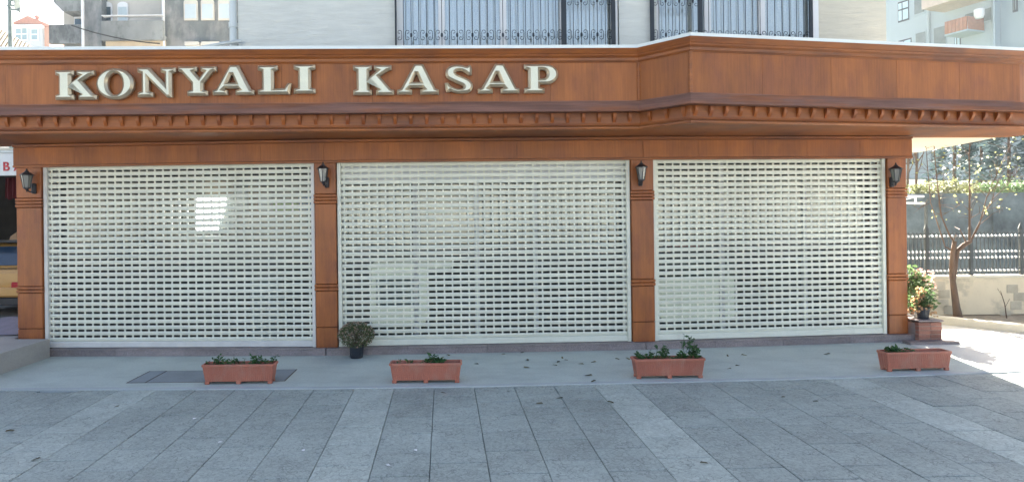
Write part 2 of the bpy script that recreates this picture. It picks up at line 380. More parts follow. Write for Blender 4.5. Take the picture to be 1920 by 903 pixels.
# ================================================================== shop building
shop = empty('shop_building', (0,9.9,0), 0, 'wood fronted corner shop with three cream roller shutters under a flat upper storey', 'shop')
# plinth of granite pieces
pl = [P[0]+(P[0]-P[1])*.0+Vector((.33,0)), P[1], P[2], P[3]+Vector((.22,.02))]
for i in range(3):
    a, b = pl[i], pl[i+1]; n = 4; d = (b-a)/n
    for j in range(n):
        q0 = a + d*j; q1 = a + d*(j+1); u = d.normalized()*.0025
        MB().sweep([q0+u, q1-u], [(.17,-.03),(.17,.085),(.165,.092),(.165,.096),(.178,.097),(.178,Z_SH-.005),(-.25,Z_SH-.005),(-.25,-.03)]).build('plinth_stone', GRANITE, shop)
# beam
m = MB().sweep(FAC, [(.12,Z_BEAM+.012),(.12,3.34),(.15,3.35),(.15,3.386),(-.1,3.386),(-.1,Z_BEAM+.012)])
m.build('beam', WOODH, shop)
for i in range(3):
    a, b = FAC[i], FAC[i+1]; n = 5; d = (b-a)/n
    for j in range(n):
        u = d.normalized()*.0015
        MB().sweep([a+d*j+u, a+d*(j+1)-u], [(.121,Z_BEAM+.03),(.132,Z_BEAM+.03),(.132,3.333),(.121,3.333)]).build('beam_panel', WOOD, shop)
MB().sweep(FAC, [(.121,Z_BEAM-.012),(.146,Z_BEAM-.008),(.146,Z_BEAM+.02),(.121,Z_BEAM+.029)]).build('beam_lip', WOODH, shop)
# soffit
SF = [(FAS[0],Vector((-7.7,10.3))),(FAS[1],Vector((2.63,10.2))),(FAS[2],Vector((3.17,10.25))),(Vector((7.5,9.32)),Vector((7.5,10.6))),(FAS[3],Vector((8.6,10.70))),(RET[0],Vector((9.0,10.73))),(RET[1],Vector((9.3,10.74))),(RET[2]+Vector((-.02,-.02)),RET[2])]
for i in range(len(SF)-1):
    (a,A),(b,B) = SF[i],SF[i+1]; q = [a,b,B,A]; e = .0008 if i else 0
    if i == len(SF)-2: q = [a,b,A]
    n = len(q)
    m = MB().add([(p.x,p.y,Z_SOF-.012) for p in q]+[(p.x,p.y,Z_SOF+.02) for p in q], [tuple(range(n))[::-1],tuple(range(n,2*n))]+[(k,(k+1)%n,n+(k+1)%n,n+k) for k in range(n)])
    m.build('soffit', WOODH, shop)
FULL = [Vector((-7.7,10.2))] + FAS + RET
# fascia mouldings
MB().sweep(FULL, [(-.02,3.40),(.0,3.40),(.012,3.412),(.012,3.43),(-.02,3.445),(-.075,3.47),(-.085,3.50),(-.085,3.655),(-.16,3.655),(-.16,3.40)]).build('frieze_board', WOODH, shop)
MB().sweep(FULL, [(-.05,3.650),(.085,3.645),(.10,3.652),(.10,3.662),(.075,3.668),(.06,3.72),(.03,3.78),(.012,3.80),(.012,3.815),(-.05,3.815)]).build('lower_moulding', WOODW, shop)
MB().sweep(FULL, [(-.05,4.372),(.012,4.372),(.02,4.385),(.035,4.392),(.04,4.43),(.075,4.455),(.085,4.475),(.10,4.48),(.14,4.53),(.15,4.548),(.15,4.556),(-.05,4.556)]).build('crown_moulding', WOODH, shop)
MB().sweep(FULL, [(-.06,4.557),(.165,4.557),(.168,4.54),(.172,4.54),(.172,4.585),(-.06,4.592)]).build('roof_flashing', FLASH, shop)
MB().sweep(FULL, [(-.12,3.66),(-.03,3.66),(-.03,4.55),(-.12,4.55)]).build('fascia_backing', GROOVE, shop)
def panels(a, b, n):
    d = (b-a)/n
    for j in range(n):
        u = d.normalized()*.0018
        MB().sweep([a+d*j+u, a+d*(j+1)-u], [(-.028,3.80),(.0,3.80),(.0,4.39),(-.028,4.39)]).build('fascia_panel', WOOD, shop)
panels(FULL[0], FULL[1], 1); panels(FAS[0], FAS[1], 8); panels(FAS[1]-Vector((0,.0)), FAS[2], 1); panels(FAS[2], FAS[3], 5); panels(FAS[3], RET[0], 1); panels(RET[0], RET[1], 1); panels(RET[1], RET[2], 1)
# corner bead boards
for q in (FAS[1], FAS[2]):
    MB().prism([(q.x+.028*math.cos(t), q.y+.028*math.sin(t)-.004) for t in [k*math.pi/4 for k in range(8)]], 'z', 3.816, 4.371).build('corner_bead', WOODH, shop)
# dentil brackets
dm = MB().prism([(-.060,.0),(-.054,.0),(-.056,-.03),(-.050,-.06),(-.034,-.09),(-.010,-.122),(.0,-.138),(.0,.0)], 'x', -.024, .024)
dproto = None
for i in (0, 1, 2):
    a, b = FAS[i], FAS[i+1]; L = (b-a).length; n = max(2, round(L/.231)); d = (b-a).normalized(); nn = Vector((d.y, -d.x))
    for j in range(n):
        q = a + d*(j+.5)*L/n - nn*.085
        if q.x < -7.3: continue
        if dproto is None: dproto = o = dm.build('dentil', WOODP, shop, world=False)
        else: o = dproto.copy(); COL.objects.link(o); o.parent = shop
        o.location = (q.x, q.y-9.9, 3.646); o.rotation_euler = (0,0,math.atan2(d.y,d.x)+random.gauss(0,.02))
# roof deck behind the fascia
m = MB()
DK = [(FULL[1],Vector((-7.7,17))),(FAS[1],Vector((2.63,17))),(FAS[2],Vector((3.17,17))),(Vector((7.45,9.32)),Vector((7.45,17))),]
for i in range(3):
    (a,A),(b,B) = DK[i],DK[i+1]; q=[a,b,B,A]; m.add([(p.x,p.y+.05,4.50) for p in q],[(0,1,2,3)]); m.add([(p.x,p.y+.05,4.44) for p in q],[(3,2,1,0)])
q = [Vector((7.45,9.32)), FAS[3], RET[0], RET[1], RET[2], Vector((7.45,10.7))]
m.add([(p.x,p.y+.04,4.50) for p in q],[tuple(range(6))])
m.build('roof_deck', TERR, shop, fix=False)
# side canopy slab (cream underside, right of the shop)
m = MB(); q = [(7.3,10.77),(9.42,10.77),(9.70,11.9),(9.98,13.0),(10.08,13.7),(7.3,13.7)]
m.add([(x,y,3.42) for x,y in q]+[(x,y,3.62) for x,y in q],[tuple(range(6))[::-1],tuple(range(6,12))]+[(k,(k+1)%6,6+(k+1)%6,6+k) for k in range(6)])
m.build('side_canopy', CREAM, shop)
# pillars
for i, q in enumerate(P):
    d = (P[min(i+1,3)]-P[max(i-1,0)]).normalized(); ang = math.atan2(d.y,d.x); hw = (.205,.168,.18,.165)[i]
    mt = Matrix.Translation((q.x,q.y,0)) @ Matrix.Rotation(ang,4,'Z')
    m = MB()
    for z0,z1 in ((Z_SH-.003,.425),(.434,1.00),(1.115,2.375),(2.535,Z_BEAM+.008)): m.box(-hw,hw,-.09,.20,z0,z1)
    body = m.xform(mt).build('pillar', WOODP, shop, bevel=.006)
    mm = MB().box(-hw+.012,hw-.012,-.075,.19,Z_SH,Z_BEAM); mm.xform(mt).build('pillar_core', GROOVE, body)
    for z0,z1 in ((1.008,1.054),(1.062,1.107),(2.383,2.427),(2.434,2.478),(2.485,2.528)):
        MB().box(-hw-.016,hw+.016,-.104,.19,z0,z1).xform(mt).build('band', WOODP, body, bevel=.01)
# roller shutters
PITCH, SLOT, WEB = .0953, .037, .1315
for i in range(3):
    a, b = P[i], P[i+1]; L = (b-a).length; d = (b-a).normalized(); ang = math.atan2(d.y,d.x)
    x0 = (.205,.168,.18)[i]+.012; x1 = L-(.168,.18,.165)[i]-.012
    m = MB()
    for xa in (x0, x1-.055): m.box(xa,xa+.055,-.055,.03,Z_SH-.004,Z_BEAM+.01)
    m.prism([(-.03,Z_SH+.004),(-.036,Z_SH+.012),(-.034,.195),(-.022,.207),(.0,.207),(.0,Z_SH+.004)],'x',x0+.056,x1-.056)
    m.box(x0+.056,x1-.056,-.042,-.031,Z_SH+.002,Z_SH+.02)
    sh = m.build('roller_shutter', RAIL if i == 0 else SLAT, shop, world=False, bevel=.003)
    sh.location = (a.x, a.y-9.9, 0); sh.rotation_euler = (0,0,ang)
    xs0, xs1 = x0+.05, x1-.05; m = MB()
    m.prism([(.010,-.0303),(.0,-.0303),(-.005,-.022),(-.011,-.006),(-.017,.012),(-.0165,.020),(-.010,.0295),(.0,.0303),(.010,.0303)],'x',xs0,xs1)
    nweb = int((xs1-xs0)/WEB); off = (xs1-xs0-nweb*WEB)/2
    for k in range(nweb+1):
        xc = xs0+off+k*WEB; m.box(max(xc-.0125,xs0),min(xc+.0125,xs1),-.009,.006,.0308,PITCH-.0308)
    first = None
    for k in range(30):
        z = .287-.0477+k*PITCH
        if first is None: first = o = m.build('slat', SLAT, sh, world=False)
        else: o = first.copy(); COL.objects.link(o); o.parent = sh
        o.location = (random.gauss(0,.0025), random.gauss(0,.0012), z); o.rotation_euler = (random.gauss(0,.03), random.gauss(0,.0003), 0)
# room behind the shutters
m = MB()
m.box(-7.2,-7.0,10.3,17,0,4.4); m.box(7.28,7.44,10.62,17,0,4.4); m.box(-7.0,7.28,16.8,17,0,4.4)
m.build('side_wall', CREAM, shop)
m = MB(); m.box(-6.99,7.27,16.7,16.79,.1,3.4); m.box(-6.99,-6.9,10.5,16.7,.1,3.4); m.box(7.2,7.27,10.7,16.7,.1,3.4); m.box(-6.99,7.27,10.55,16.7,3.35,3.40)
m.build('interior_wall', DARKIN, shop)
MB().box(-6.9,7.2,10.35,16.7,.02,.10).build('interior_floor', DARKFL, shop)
# glazed shopfront behind shutters 2 and 3 (and a glazed door leaf behind shutter 1)
for i in range(3):
    a, b = P[i], P[i+1]; L = (b-a).length; d = (b-a).normalized(); ang = math.atan2(d.y,d.x)
    mt = Matrix.Translation((a.x,a.y,0)) @ Matrix.Rotation(ang,4,'Z')
    yb = .19; muls = {0:(.25,L-.25), 1:(.22,1.40,2.40,3.36,L-.22), 2:(.22,1.45,2.9,L-.22)}[i]
    m = MB(); hz = 2.70 if i == 1 else 2.98
    for xx in muls: m.box(xx-.035,xx+.035,yb-.035,yb+.035,.1,hz)
    m.box(.2,L-.2,yb-(.125 if i == 1 else .04),yb+.04,hz,Z_BEAM+.3); m.box(.2,L-.2,yb-.036,yb+.036,.1,.2)
    if i == 1: m.box(2.36,2.44,yb-.05,yb+.03,.1,2.72)
    fr = m.xform(mt).build('shopfront_frame', WHITE, shop)
    m = MB().box(.22,L-.22,yb-.004,yb+.004,.2,hz-.001).xform(mt); m.build('shopfront_pane', PANES if i else PANE0, fr)
# ---- upper storey
def wy(x): return yon(P, max(-6.9,min(7.2,x))) + .22
UW0, UW1 = -3.60, 7.33
WIN = [(-1.03,2.66),(3.29,6.12)]; ZW0, ZW1, ZR = 4.62, 6.9, 8.6
path = lambda x0, x1: [Vector((x0,wy(x0)))] + [Vector((p.x,wy(p.x))) for p in P[1:3] if x0+.02 < p.x < x1-.02] + [Vector((x1,wy(x1)))]
m = MB(); pf = lambda z0, z1: [(0,z0),(0,z1),(-.3,z1),(-.3,z0)]
m.sweep(path(UW0,WIN[0][0]), pf(4.46,ZR)); m.sweep(path(WIN[0][1],WIN[1][0]), pf(4.46,ZR))
MB().sweep(path(WIN[1][1]+.001,UW1), pf(4.46,ZR)).build('end_wall', STUCCO_BOUNCE, shop)
for a, b in WIN: m.sweep(path(a,b), pf(ZW1,ZR)); m.sweep(path(a,b), pf(4.46,ZW0))
m.box(UW0+.001,UW0+.3,wy(UW0)+.3,17,4.46,ZR-.002); m.box(UW1-.3,UW1-.001,wy(UW1)+.3,17,4.46,ZR-.002); m.box(UW0+.3,UW1-.3,16.7,16.99,4.46,ZR-.004)
m.build('upper_wall', STUCCO, shop)
MB().box(UW0-.1,UW1+.1,10.0,17.1,ZR,ZR+.2).build('upper_roof', TERR, shop)
for wi, (a, b) in enumerate(WIN):
    fx = [a, a+.09, a+.68, a+.78, a+1.75, b-.98, b-.86, b] if wi == 0 else [a, a+.07, a+.72, a+.93, b-1.0, b-.9, b-.2, b]
    Y0 = wy((a+b)/2) + .10; m = MB()
    divs = [a+.07, a+.76, a+1.78, b-.92, b-.07] if wi == 0 else [a+.06, a+.93, a+1.85, b-.08]
    for x in divs: m.box(x-.055,x+.055,Y0-.03,Y0+.05,ZW0,ZW1)
    m.box(a,b,Y0-.028,Y0+.048,ZW0,ZW0+.10); m.box(a,b,Y0-.028,Y0+.048,ZW1-.1,ZW1)
    win = m.build('window', WHITE, shop, bevel=.006)
    for x0_, x1_ in zip(divs, divs[1:]):
        MB().box(x0_+.055,x1_-.055,Y0+.005,Y0+.013,ZW0+.1,ZW1-.1).build('pane', PANEG, win)
    m = MB(); n = int((b-a)/.012); pts = []
    for k in range(n+1):
        x = a+.02+(b-a-.04)*k/n; pts.append((x, Y0+.09+.02*math.sin(x*55+1.5*math.sin(x*7))))
    m.add([(x,y,ZW0+.02) for x,y in pts]+[(x,y,ZW1-.02) for x,y in pts], [(k,k+1,n+2+k,n+1+k) for k in range(n)])
    m.build('curtain', CURT, win, fix=False, smooth=80)
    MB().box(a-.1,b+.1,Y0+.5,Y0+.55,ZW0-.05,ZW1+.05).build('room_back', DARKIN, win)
# iron window grilles
def scroll(m, x, y, z, side, h=.165, wd=.05):
    pts = []
    for sgn in (1, -1):
        seq = []
        for k in range(9):
            t = k/8; ang = -.5*math.pi + t*1.65*math.pi; r = wd*(1-.55*t)*.62
            cx, cz = 0, h/2 - wd*.62
            seq.append((cx + math.cos(ang)*r*1.1, cz + math.sin(ang)*r) if False else (math.cos(math.pi - t*1.7*math.pi)*r + wd*.05, cz + math.sin(math.pi - t*1.7*math.pi)*r))
        pts.append([(x + side*px_, y, z + sgn*pz) for px_, pz in seq])
    m.tube(pts[0][::-1] + pts[1], .0055, 4, False)
def grille(x0, x1, n, name_lbl, upper, pw):
    yy = lambda x: wy(x) - .07
    m = MB()
    for x, wd in ((x0,pw[0]),(x1,pw[1])): m.box(x-wd/2,x+wd/2,yy(x)-.02,yy(x)+.02,4.56,7.0)
    for z in (4.60, 6.95): m.sweep([Vector((x0,yy(x0))),Vector((x1,yy(x1)))], [(.008,z-.011),(.008,z+.011),(-.008,z+.011),(-.008,z-.011)])
    gr = m.build('window_grille', IRON, shop)
    sp = (x1-x0)/(n+1); m = MB(); mb_ = MB()
    for k in range(1, n+1):
        x = x0+sp*k; r = .006
        mb_.tube([(x,yy(x),4.6),(x,yy(x),6.95)], r, 5)
        if k % 2 == 0:
            for z in ((5.10,5.66) if upper else (5.10,)):
                mb_.lathe([(.010,z-.035),(.018,z-.02),(.018,z+.02),(.010,z+.035)], x, yy(x), 6)
    zs = (5.10,5.66) if upper else (5.10,)
    for k in range(n+1):
        xc = x0+sp*(k+.5)
        for z in zs: scroll(m, xc, yy(xc), z, 1 if k % 2 else -1, .17, min(.06,sp*.48))
    mb_.build('bar', IRON, gr, fix=False, smooth=60); m.build('scrollwork', IRON, gr, fix=False)
GX = lambda px: (px-PX)/FPX*10.06
grille(GX(746), GX(1063), 21, '', False, (.025,.07)); grille(GX(1066.5), GX(1158), 5, '', True, (.03,.065))
grille(GX(1233), GX(1327), 6, '', True, (.06,.06)); grille(GX(1330), GX(1551), 14, '', False, (.03,.05))
# drain pipe at the upper storey's left corner, and loose pipe on the deck
MB().tube([(UW0-.08,10.18,4.5),(UW0-.08,10.18,8.5)], .062, 10).build('drain_pipe', GALV, shop, smooth=40)
MB().lathe([(.075,5.28),(.075,5.36)], UW0-.08, 10.18, 10).build('pipe_collar', GALV, shop, smooth=40)
lp = empty('loose_pipe', (-3.9,10,4.5), 0, 'pale metal pipe slanting down onto the flat roof beside the drain pipe', 'pipe')
q0, q1 = at(452,77,10.1), at(372,91,9.9)
MB().tube([q0,(q0+q1)/2+Vector((0,0,.01)),q1], .03, 8).build('tube', GALV, lp, smooth=40)
MB().tube([q0+Vector((0,.05,-.07)),q1+Vector((.2,.05,-.06))], .022, 8).build('tube', GALV, lp, smooth=40)

# ================================================================== sign letters
sign = empty('shop_sign', (-2.2,8.85,3.9), 0, 'raised cream serif capitals reading KONYALI KASAP on the brown fascia', 'sign')
def arc(cx, cy, rx, ry, a0, a1, n, pw=1.0):
    out = []
    for k in range(n+1):
        t = R(a0+(a1-a0)*k/n); ct, st = math.cos(t), math.sin(t)
        out.append((cx+rx*math.copysign(abs(ct)**pw,ct), cy+ry*math.copysign(abs(st)**pw,st)))
    return out
def catmull(p, n=5):
    out = []
    for i in range(len(p)-1):
        p0 = p[max(i-1,0)]; p1 = p[i]; p2 = p[i+1]; p3 = p[min(i+2,len(p)-1)]
        for k in range(n):
            t = k/n
            out.append(tuple(.5*((2*b)+(-a+c_)*t+(2*a-5*b+4*c_-d_)*t*t+(-a+3*b-3*c_+d_)*t**3) for a,b,c_,d_ in zip(p0,p1,p2,p3)))
    return out + [p[-1]]
def s_shape():
    body = [(1745,240),(1700,200),(1640,174),(1580,180),(1558,205),(1590,240),(1680,280),(1760,325),(1805,390),(1800,450),(1760,500),(1690,520),(1600,520),(1530,502),(1485,486),(1465,502)]
    low = [(1450,362),(1480,405),(1530,440),(1590,460),(1650,455),(1676,432),(1660,402),(1600,374),(1500,325),(1440,282),(1420,220),(1435,150),(1490,105),(1570,88),(1650,95),(1710,112),(1738,108)]
    pts = catmull(body,3) + [(1428,502),(1412,440),(1408,366)] + catmull(low,3) + [(1758,92),(1782,96),(1796,160),(1790,238)]
    return [((x-1405)/435*.98, (520-y)/435) for x, y in pts][::-1]
GLY = {
 'K': ([[(0,0),(.62,0),(.62,.10),(.53,.14),(.53,.38),(.60,.45),(.85,.12),(.78,.10),(.78,0),(1.38,0),(1.38,.10),(1.27,.13),(.89,.63),(1.17,.87),(1.30,.90),(1.30,1),(.72,1),(.72,.90),(.82,.87),(.53,.58),(.53,.86),(.62,.90),(.62,1),(0,1),(0,.90),(.12,.86),(.12,.14),(0,.10)]],1.38),
 'N': ([[(0,0),(.50,0),(.50,.10),(.36,.14),(.36,.62),(.98,-.02),(1.14,-.02),(1.14,.86),(1.28,.90),(1.28,1),(.78,1),(.78,.90),(.92,.86),(.92,.42),(.40,1),(0,1),(0,.90),(.14,.86),(.14,.14),(0,.10)]],1.28),
 'Y': ([[(.30,0),(.98,0),(.98,.10),(.83,.14),(.83,.42),(1.14,.87),(1.28,.90),(1.28,1),(.76,1),(.76,.90),(.87,.87),(.71,.60),(.53,.87),(.62,.90),(.62,1),(0,1),(0,.90),(.11,.87),(.45,.42),(.45,.14),(.30,.10)]],1.28),
 'A': ([[(0,0),(.50,0),(.50,.10),(.39,.13),(.44,.23),(.88,.23),(.92,.13),(.80,.10),(.80,0),(1.43,0),(1.43,.10),(1.32,.13),(.90,1.03),(.60,1.03),(.13,.13),(0,.10)],[(.51,.41),(.64,.70),(.69,.70),(.81,.41)]],1.43),
 'L': ([[(0,0),(1.07,0),(1.13,.37),(1.02,.38),(.90,.20),(.78,.14),(.53,.13),(.53,.86),(.66,.90),(.66,1),(0,1),(0,.90),(.14,.86),(.14,.14),(0,.10)]],1.13),
 'I': ([[(0,0),(.68,0),(.68,.10),(.54,.14),(.54,.86),(.68,.90),(.68,1),(0,1),(0,.90),(.14,.86),(.14,.14),(0,.10)]],.68),
 'O': ([arc(.63,.5,.63,.535,0,360,40)[:-1], arc(.63,.5,.27,.39,0,-360,32)[:-1]],1.26),
 'P': ([[(0,0),(.70,0),(.70,.10),(.54,.14),(.54,.31)]+arc(.76,.655,.43,.345,-90,90,16)+[(0,1),(0,.90),(.14,.86),(.14,.14),(0,.10)], [(.54,.49),(.54,.83)]+arc(.64,.66,.17,.17,90,-90,12)],1.19),
 'S': ([s_shape()],.92),
}
_SM = {.10:.145,.90:.855,.14:.19,.86:.81,.13:.18,.12:.18,.87:.82}
for _k in 'KNYALIP':
    _l = GLY[_k][0]; _l[0] = [(x, _SM.get(y, y)) for x, y in _l[0]]
def glyph(ch, xl, xr, zb, zt, y, ang, name, parent, fm, sm, depth, bev):
    loops, wd = GLY[ch]; cu = bpy.data.curves.new(name, 'CURVE'); cu.dimensions = '2D'; cu.fill_mode = 'BOTH'
    sx = (xr-xl)/wd; sz = zt-zb
    for lp_ in loops:
        sp = cu.splines.new('POLY'); sp.points.add(len(lp_)-1); sp.use_cyclic_u = True
        for i, (a, b) in enumerate(lp_): sp.points[i].co = (a*sx, b*sz, 0, 1)
    cu.extrude = depth; cu.bevel_depth = bev; cu.bevel_resolution = 0; cu.offset = -bev*.9
    tmp = bpy.data.objects.new(name+'_tmp', cu); COL.objects.link(tmp)
    bpy.context.view_layer.update()
    me = bpy.data.meshes.new_from_object(tmp.evaluated_get(bpy.context.evaluated_depsgraph_get()))
    bpy.data.objects.remove(tmp); bpy.data.curves.remove(cu)
    me.name = name; me.materials.clear(); me.materials.append(fm); me.materials.append(sm)
    for p in me.polygons:
        p.material_index = 0 if p.normal.z > .93 else 1
        p.use_smooth = False
    o = link_mesh(name, me, parent); o.rotation_euler = (R(90), 0, ang)
    o.location = Vector((xl, y, zb)) - parent.location
    return o
fa = math.atan2(FAS[1].y-FAS[0].y, FAS[1].x-FAS[0].x)
for ch, a, b, t, bt in (('K',106,181,133,187),('O',183,251,131,185),('N',260,330,128,182),('Y',336,406,126,179.5),('A',400,476,125,178),('L',485,546,124,177),('I',552,591,122.5,175.5),
               ('K',663,738,123.5,178),('A',745,822,123,177),('S',834,887,122.5,175),('A',896,973,122.5,175),('P',983,1046,122,174.5)):
    Y = 8.92; X0 = at(a,150,Y).x; X1 = at(b,150,Y).x; Y = yon(FAS,X0)-.055
    X0 = at(a,150,Y).x; X1 = at(b,150,Y).x; zt = at((a+b)/2,t,Y).z; zb = at((a+b)/2,bt,Y).z
    glyph(ch, X0, X1, zb, zt, Y, fa, 'letter', sign, LETF, LETS, .026, .034)

# ================================================================== wall lanterns
def lantern(loc, rz, label):
    r = empty('wall_lantern', loc, rz, label, 'wall lantern', 'coach lanterns on the pillars'); r.scale = (.9,1,.93)
    m = MB(); n = 6; ph = R(30); pr = dict(n=n, ph=ph)
    MB().lathe([(.112,.118),(.112,.127),(.095,.135),(.06,.165),(.036,.178),(.03,.195),(.012,.20),(.016,.212),(.010,.226),(.003,.24)], **pr).build('roof', BLACK, r, world=False)
    m = MB()
    for k in range(6):
        t = ph+2*math.pi*k/6; m.tube([(.052*math.cos(t),.052*math.sin(t),-.085),(.086*math.cos(t),.086*math.sin(t),.118)], .0065, 4)
    m.lathe([(.04,-.105),(.058,-.098),(.058,-.084),(.05,-.084)], **pr); m.build('frame', BLACK, r, world=False)
    for k in range(6):
        t0, t1 = ph+2*math.pi*k/6, ph+2*math.pi*(k+1)/6
        a, b = (math.cos(t0),math.sin(t0)), (math.cos(t1),math.sin(t1))
        q = [(.0505*a[0],.0505*a[1],-.083),(.0505*b[0],.0505*b[1],-.083),(.084*b[0],.084*b[1],.117),(.084*a[0],.084*a[1],.117)]
        i = [(x*.95,y*.95,z) for x,y,z in q]
        MB().hexa(i[:2]+q[1::-1], [i[3],i[2],q[2],q[3]]).build('glass_pane', PANEL_, r, world=False)
    MB().lathe([(.003,-.165),(.012,-.15),(.006,-.14),(.022,-.125),(.035,-.106)], n=8).build('finial', BLACK, r, world=False, smooth=50)
    m = MB(); m.tube([(0,0,-.12),(.02,.04,-.16),(.03,.09,-.15),(.03,.115,-.10)], .011, 6); m.lathe([(.03,-.19),(.042,-.17),(.042,-.03),(.03,-.01)], .03, .125, 8)
    m.build('bracket', BLACK, r, world=False, smooth=50)
    MB().lathe([(.012,-.08),(.018,-.06),(.018,.02),(.008,.045)], n=8).build('bulb', WHITE, r, world=False, smooth=60)
    return r
for px_, py_, i, lb in ((50,342,0,'black six sided lantern on the leftmost pillar beside the white BA sign'),(606,330,1,'black six sided lantern on the pillar above the round potted bush'),
                (1202.5,327,2,'black six sided lantern on the pillar right of the widest shutter'),(1680,330,3,'black six sided lantern on the rightmost pillar near the bare tree')):
    d = (P[min(i+1,3)]-P[max(i-1,0)]).normalized(); Y = P[i].y - .235
    lantern(at(px_,py_,Y), math.atan2(d.y,d.x), lb)

# ================================================================== planters along the kerb
def sprig(m, p, h, n, spread, size):
    p = Vector(p); tip = p + Vector((random.gauss(0,spread),random.gauss(0,spread),h)); mid = (p+tip)/2+Vector((random.gauss(0,.01),0,.01))
    m.mi = 0; m.tube([p,mid,tip], [.0035,.003,.002], 4)
    for k in range(n):
        t = random.uniform(.25,1); q = p.lerp(tip,t)
        m.leaf(q, size*random.uniform(.6,1.2), Vector((random.gauss(0,1),random.gauss(0,1),random.uniform(-.3,.7))).normalized(), .45)
def planter(px0, px1, pyb, sprigs, label, rz):
    pc = (px0+px1)/2; hb = 400-(pc-PX)*.0122; Y = CAMH*FPX/(pyb-hb); X = (pc-PX)/FPX*Y; Wd = (px1-px0)/FPX*Y
    r = empty('planter_box', (X,Y+.09,0), rz, label, 'planter', 'terracotta trough planters along the pavement edge')
    L, H, D = Wd/2, .262, .10
    # ribbed tapered trough
    nr = 34; ring_b, ring_t = [], []
    def ring(Lx, Dy):
        pts = []
        for k in range(nr*2+1):
            x = -Lx+2*Lx*k/(nr*2); pts.append((x, -Dy-(.004 if k % 2 else 0)))
        for k in range(1,9): pts.append((Lx+(.004 if k % 2 else 0), -Dy+2*Dy*k/8))
        for k in range(1,nr+1): pts.append((Lx-2*Lx*k/nr, Dy))
        for k in range(1,8): pts.append((-Lx-(.004 if k % 2 else 0), Dy-2*Dy*k/8))
        return pts
    rb, rt = ring(L*.905,D*.80), ring(L*.965,D*.95); n = len(rb)
    m = MB().add([(x,y,.038) for x,y in rb]+[(x,y,H-.03) for x,y in rt]+[(x*.985,y*.9,H-.03) for x,y in rt]+[(x*.97,y*.88,.06) for x,y in rb],
        [(k,(k+1)%n,n+(k+1)%n,n+k) for k in range(n)]+[(2*n+k,2*n+(k+1)%n,3*n+(k+1)%n,3*n+k) for k in range(n)]+[tuple(range(n))[::-1]])
    m.build('trough', TERRA, r, world=False, fix=True)
    def rr(Lx,Dy,z,q=.02): return [(-Lx+q,-Dy,z),(Lx-q,-Dy,z),(Lx,-Dy+q,z),(Lx,Dy-q,z),(Lx-q,Dy,z),(-Lx+q,Dy,z),(-Lx,Dy-q,z),(-Lx,-Dy+q,z)]
    rings = [rr(L*.97,D*.96,H-.034),rr(L,D*1.06,H-.030),rr(L,D*1.06,H-.006),rr(L*.99,D*1.02,H),rr(L*.955,D*.86,H),rr(L*.95,D*.84,H-.035)]
    m = MB(); vs_ = [p for q in rings for p in q]; m.add(vs_, [(i*8+k,i*8+(k+1)%8,(i+1)*8+(k+1)%8,(i+1)*8+k) for i in range(5) for k in range(8)])
    m.build('rim', TERRA, r, world=False)
    for x in (-L*.86,-.0,L*.86):
        for y in (-D*.66,D*.5): MB().box(x-.03,x+.03,y-.02,y+.02,0,.04).build('foot', TERRA, r, world=False, bevel=.006)
    m = MB(); nx = 24
    gv = [(-L*.94+2*L*.94*i/nx, -D*.8+D*1.6*j/4, H-.04+random.uniform(-.012,.012)) for j in range(5) for i in range(nx+1)]
    m.add(gv, [(j*(nx+1)+i,j*(nx+1)+i+1,(j+1)*(nx+1)+i+1,(j+1)*(nx+1)+i) for j in range(4) for i in range(nx)])
    m.build('soil', SOIL, r, world=False, fix=False)
    for fx, h, nl, sz in sprigs:
        m = MB(); x = fx*L*.9
        for k in range(max(2,int(nl/4))): sprig(m, (x+random.gauss(0,.025),random.uniform(-.04,.04),H-.04), h*1.08*random.uniform(.55,1.05), 7, .04, sz*1.15)
        m.build('seedling', LEAF, r, world=False, fix=False)
    return r
planter(374,511,720,[(-.85,.07,14,.05),(-.68,.12,16,.055),(-.35,.1,14,.05),(-.22,.10,8,.05),(-.05,.07,5,.04),(.2,.08,5,.04),(.42,.14,16,.06),(.55,.13,18,.06),(.88,.16,16,.05)],'terracotta trough leftmost in the row, in front of the access cover',R(.5))
planter(726,863,718,[(-.85,.06,6,.04),(-.5,.06,6,.045),(-.1,.06,5,.04),(.22,.09,22,.06),(.34,.11,24,.07),(.46,.09,18,.06)],'terracotta trough with one green tuft right of its middle, below the widest shutter',R(-.4))
planter(1185,1320,709.5,[(-.8,.08,20,.06),(-.6,.11,22,.06),(-.45,.20,10,.06),(-.15,.22,22,.07),(-.3,.17,10,.06),(.15,.07,6,.05),(.4,.10,16,.06),(.58,.30,26,.06),(.75,.24,22,.06),(.9,.17,22,.06)],'terracotta trough with the tallest straggly seedlings in front of a pillar',R(.6))
planter(1655,1784,695.5,[(-.78,.06,22,.06),(-.62,.11,26,.06),(-.45,.07,20,.05),(-.25,.06,10,.05)],'terracotta trough at the edge of the sunlit paving',R(2.5))

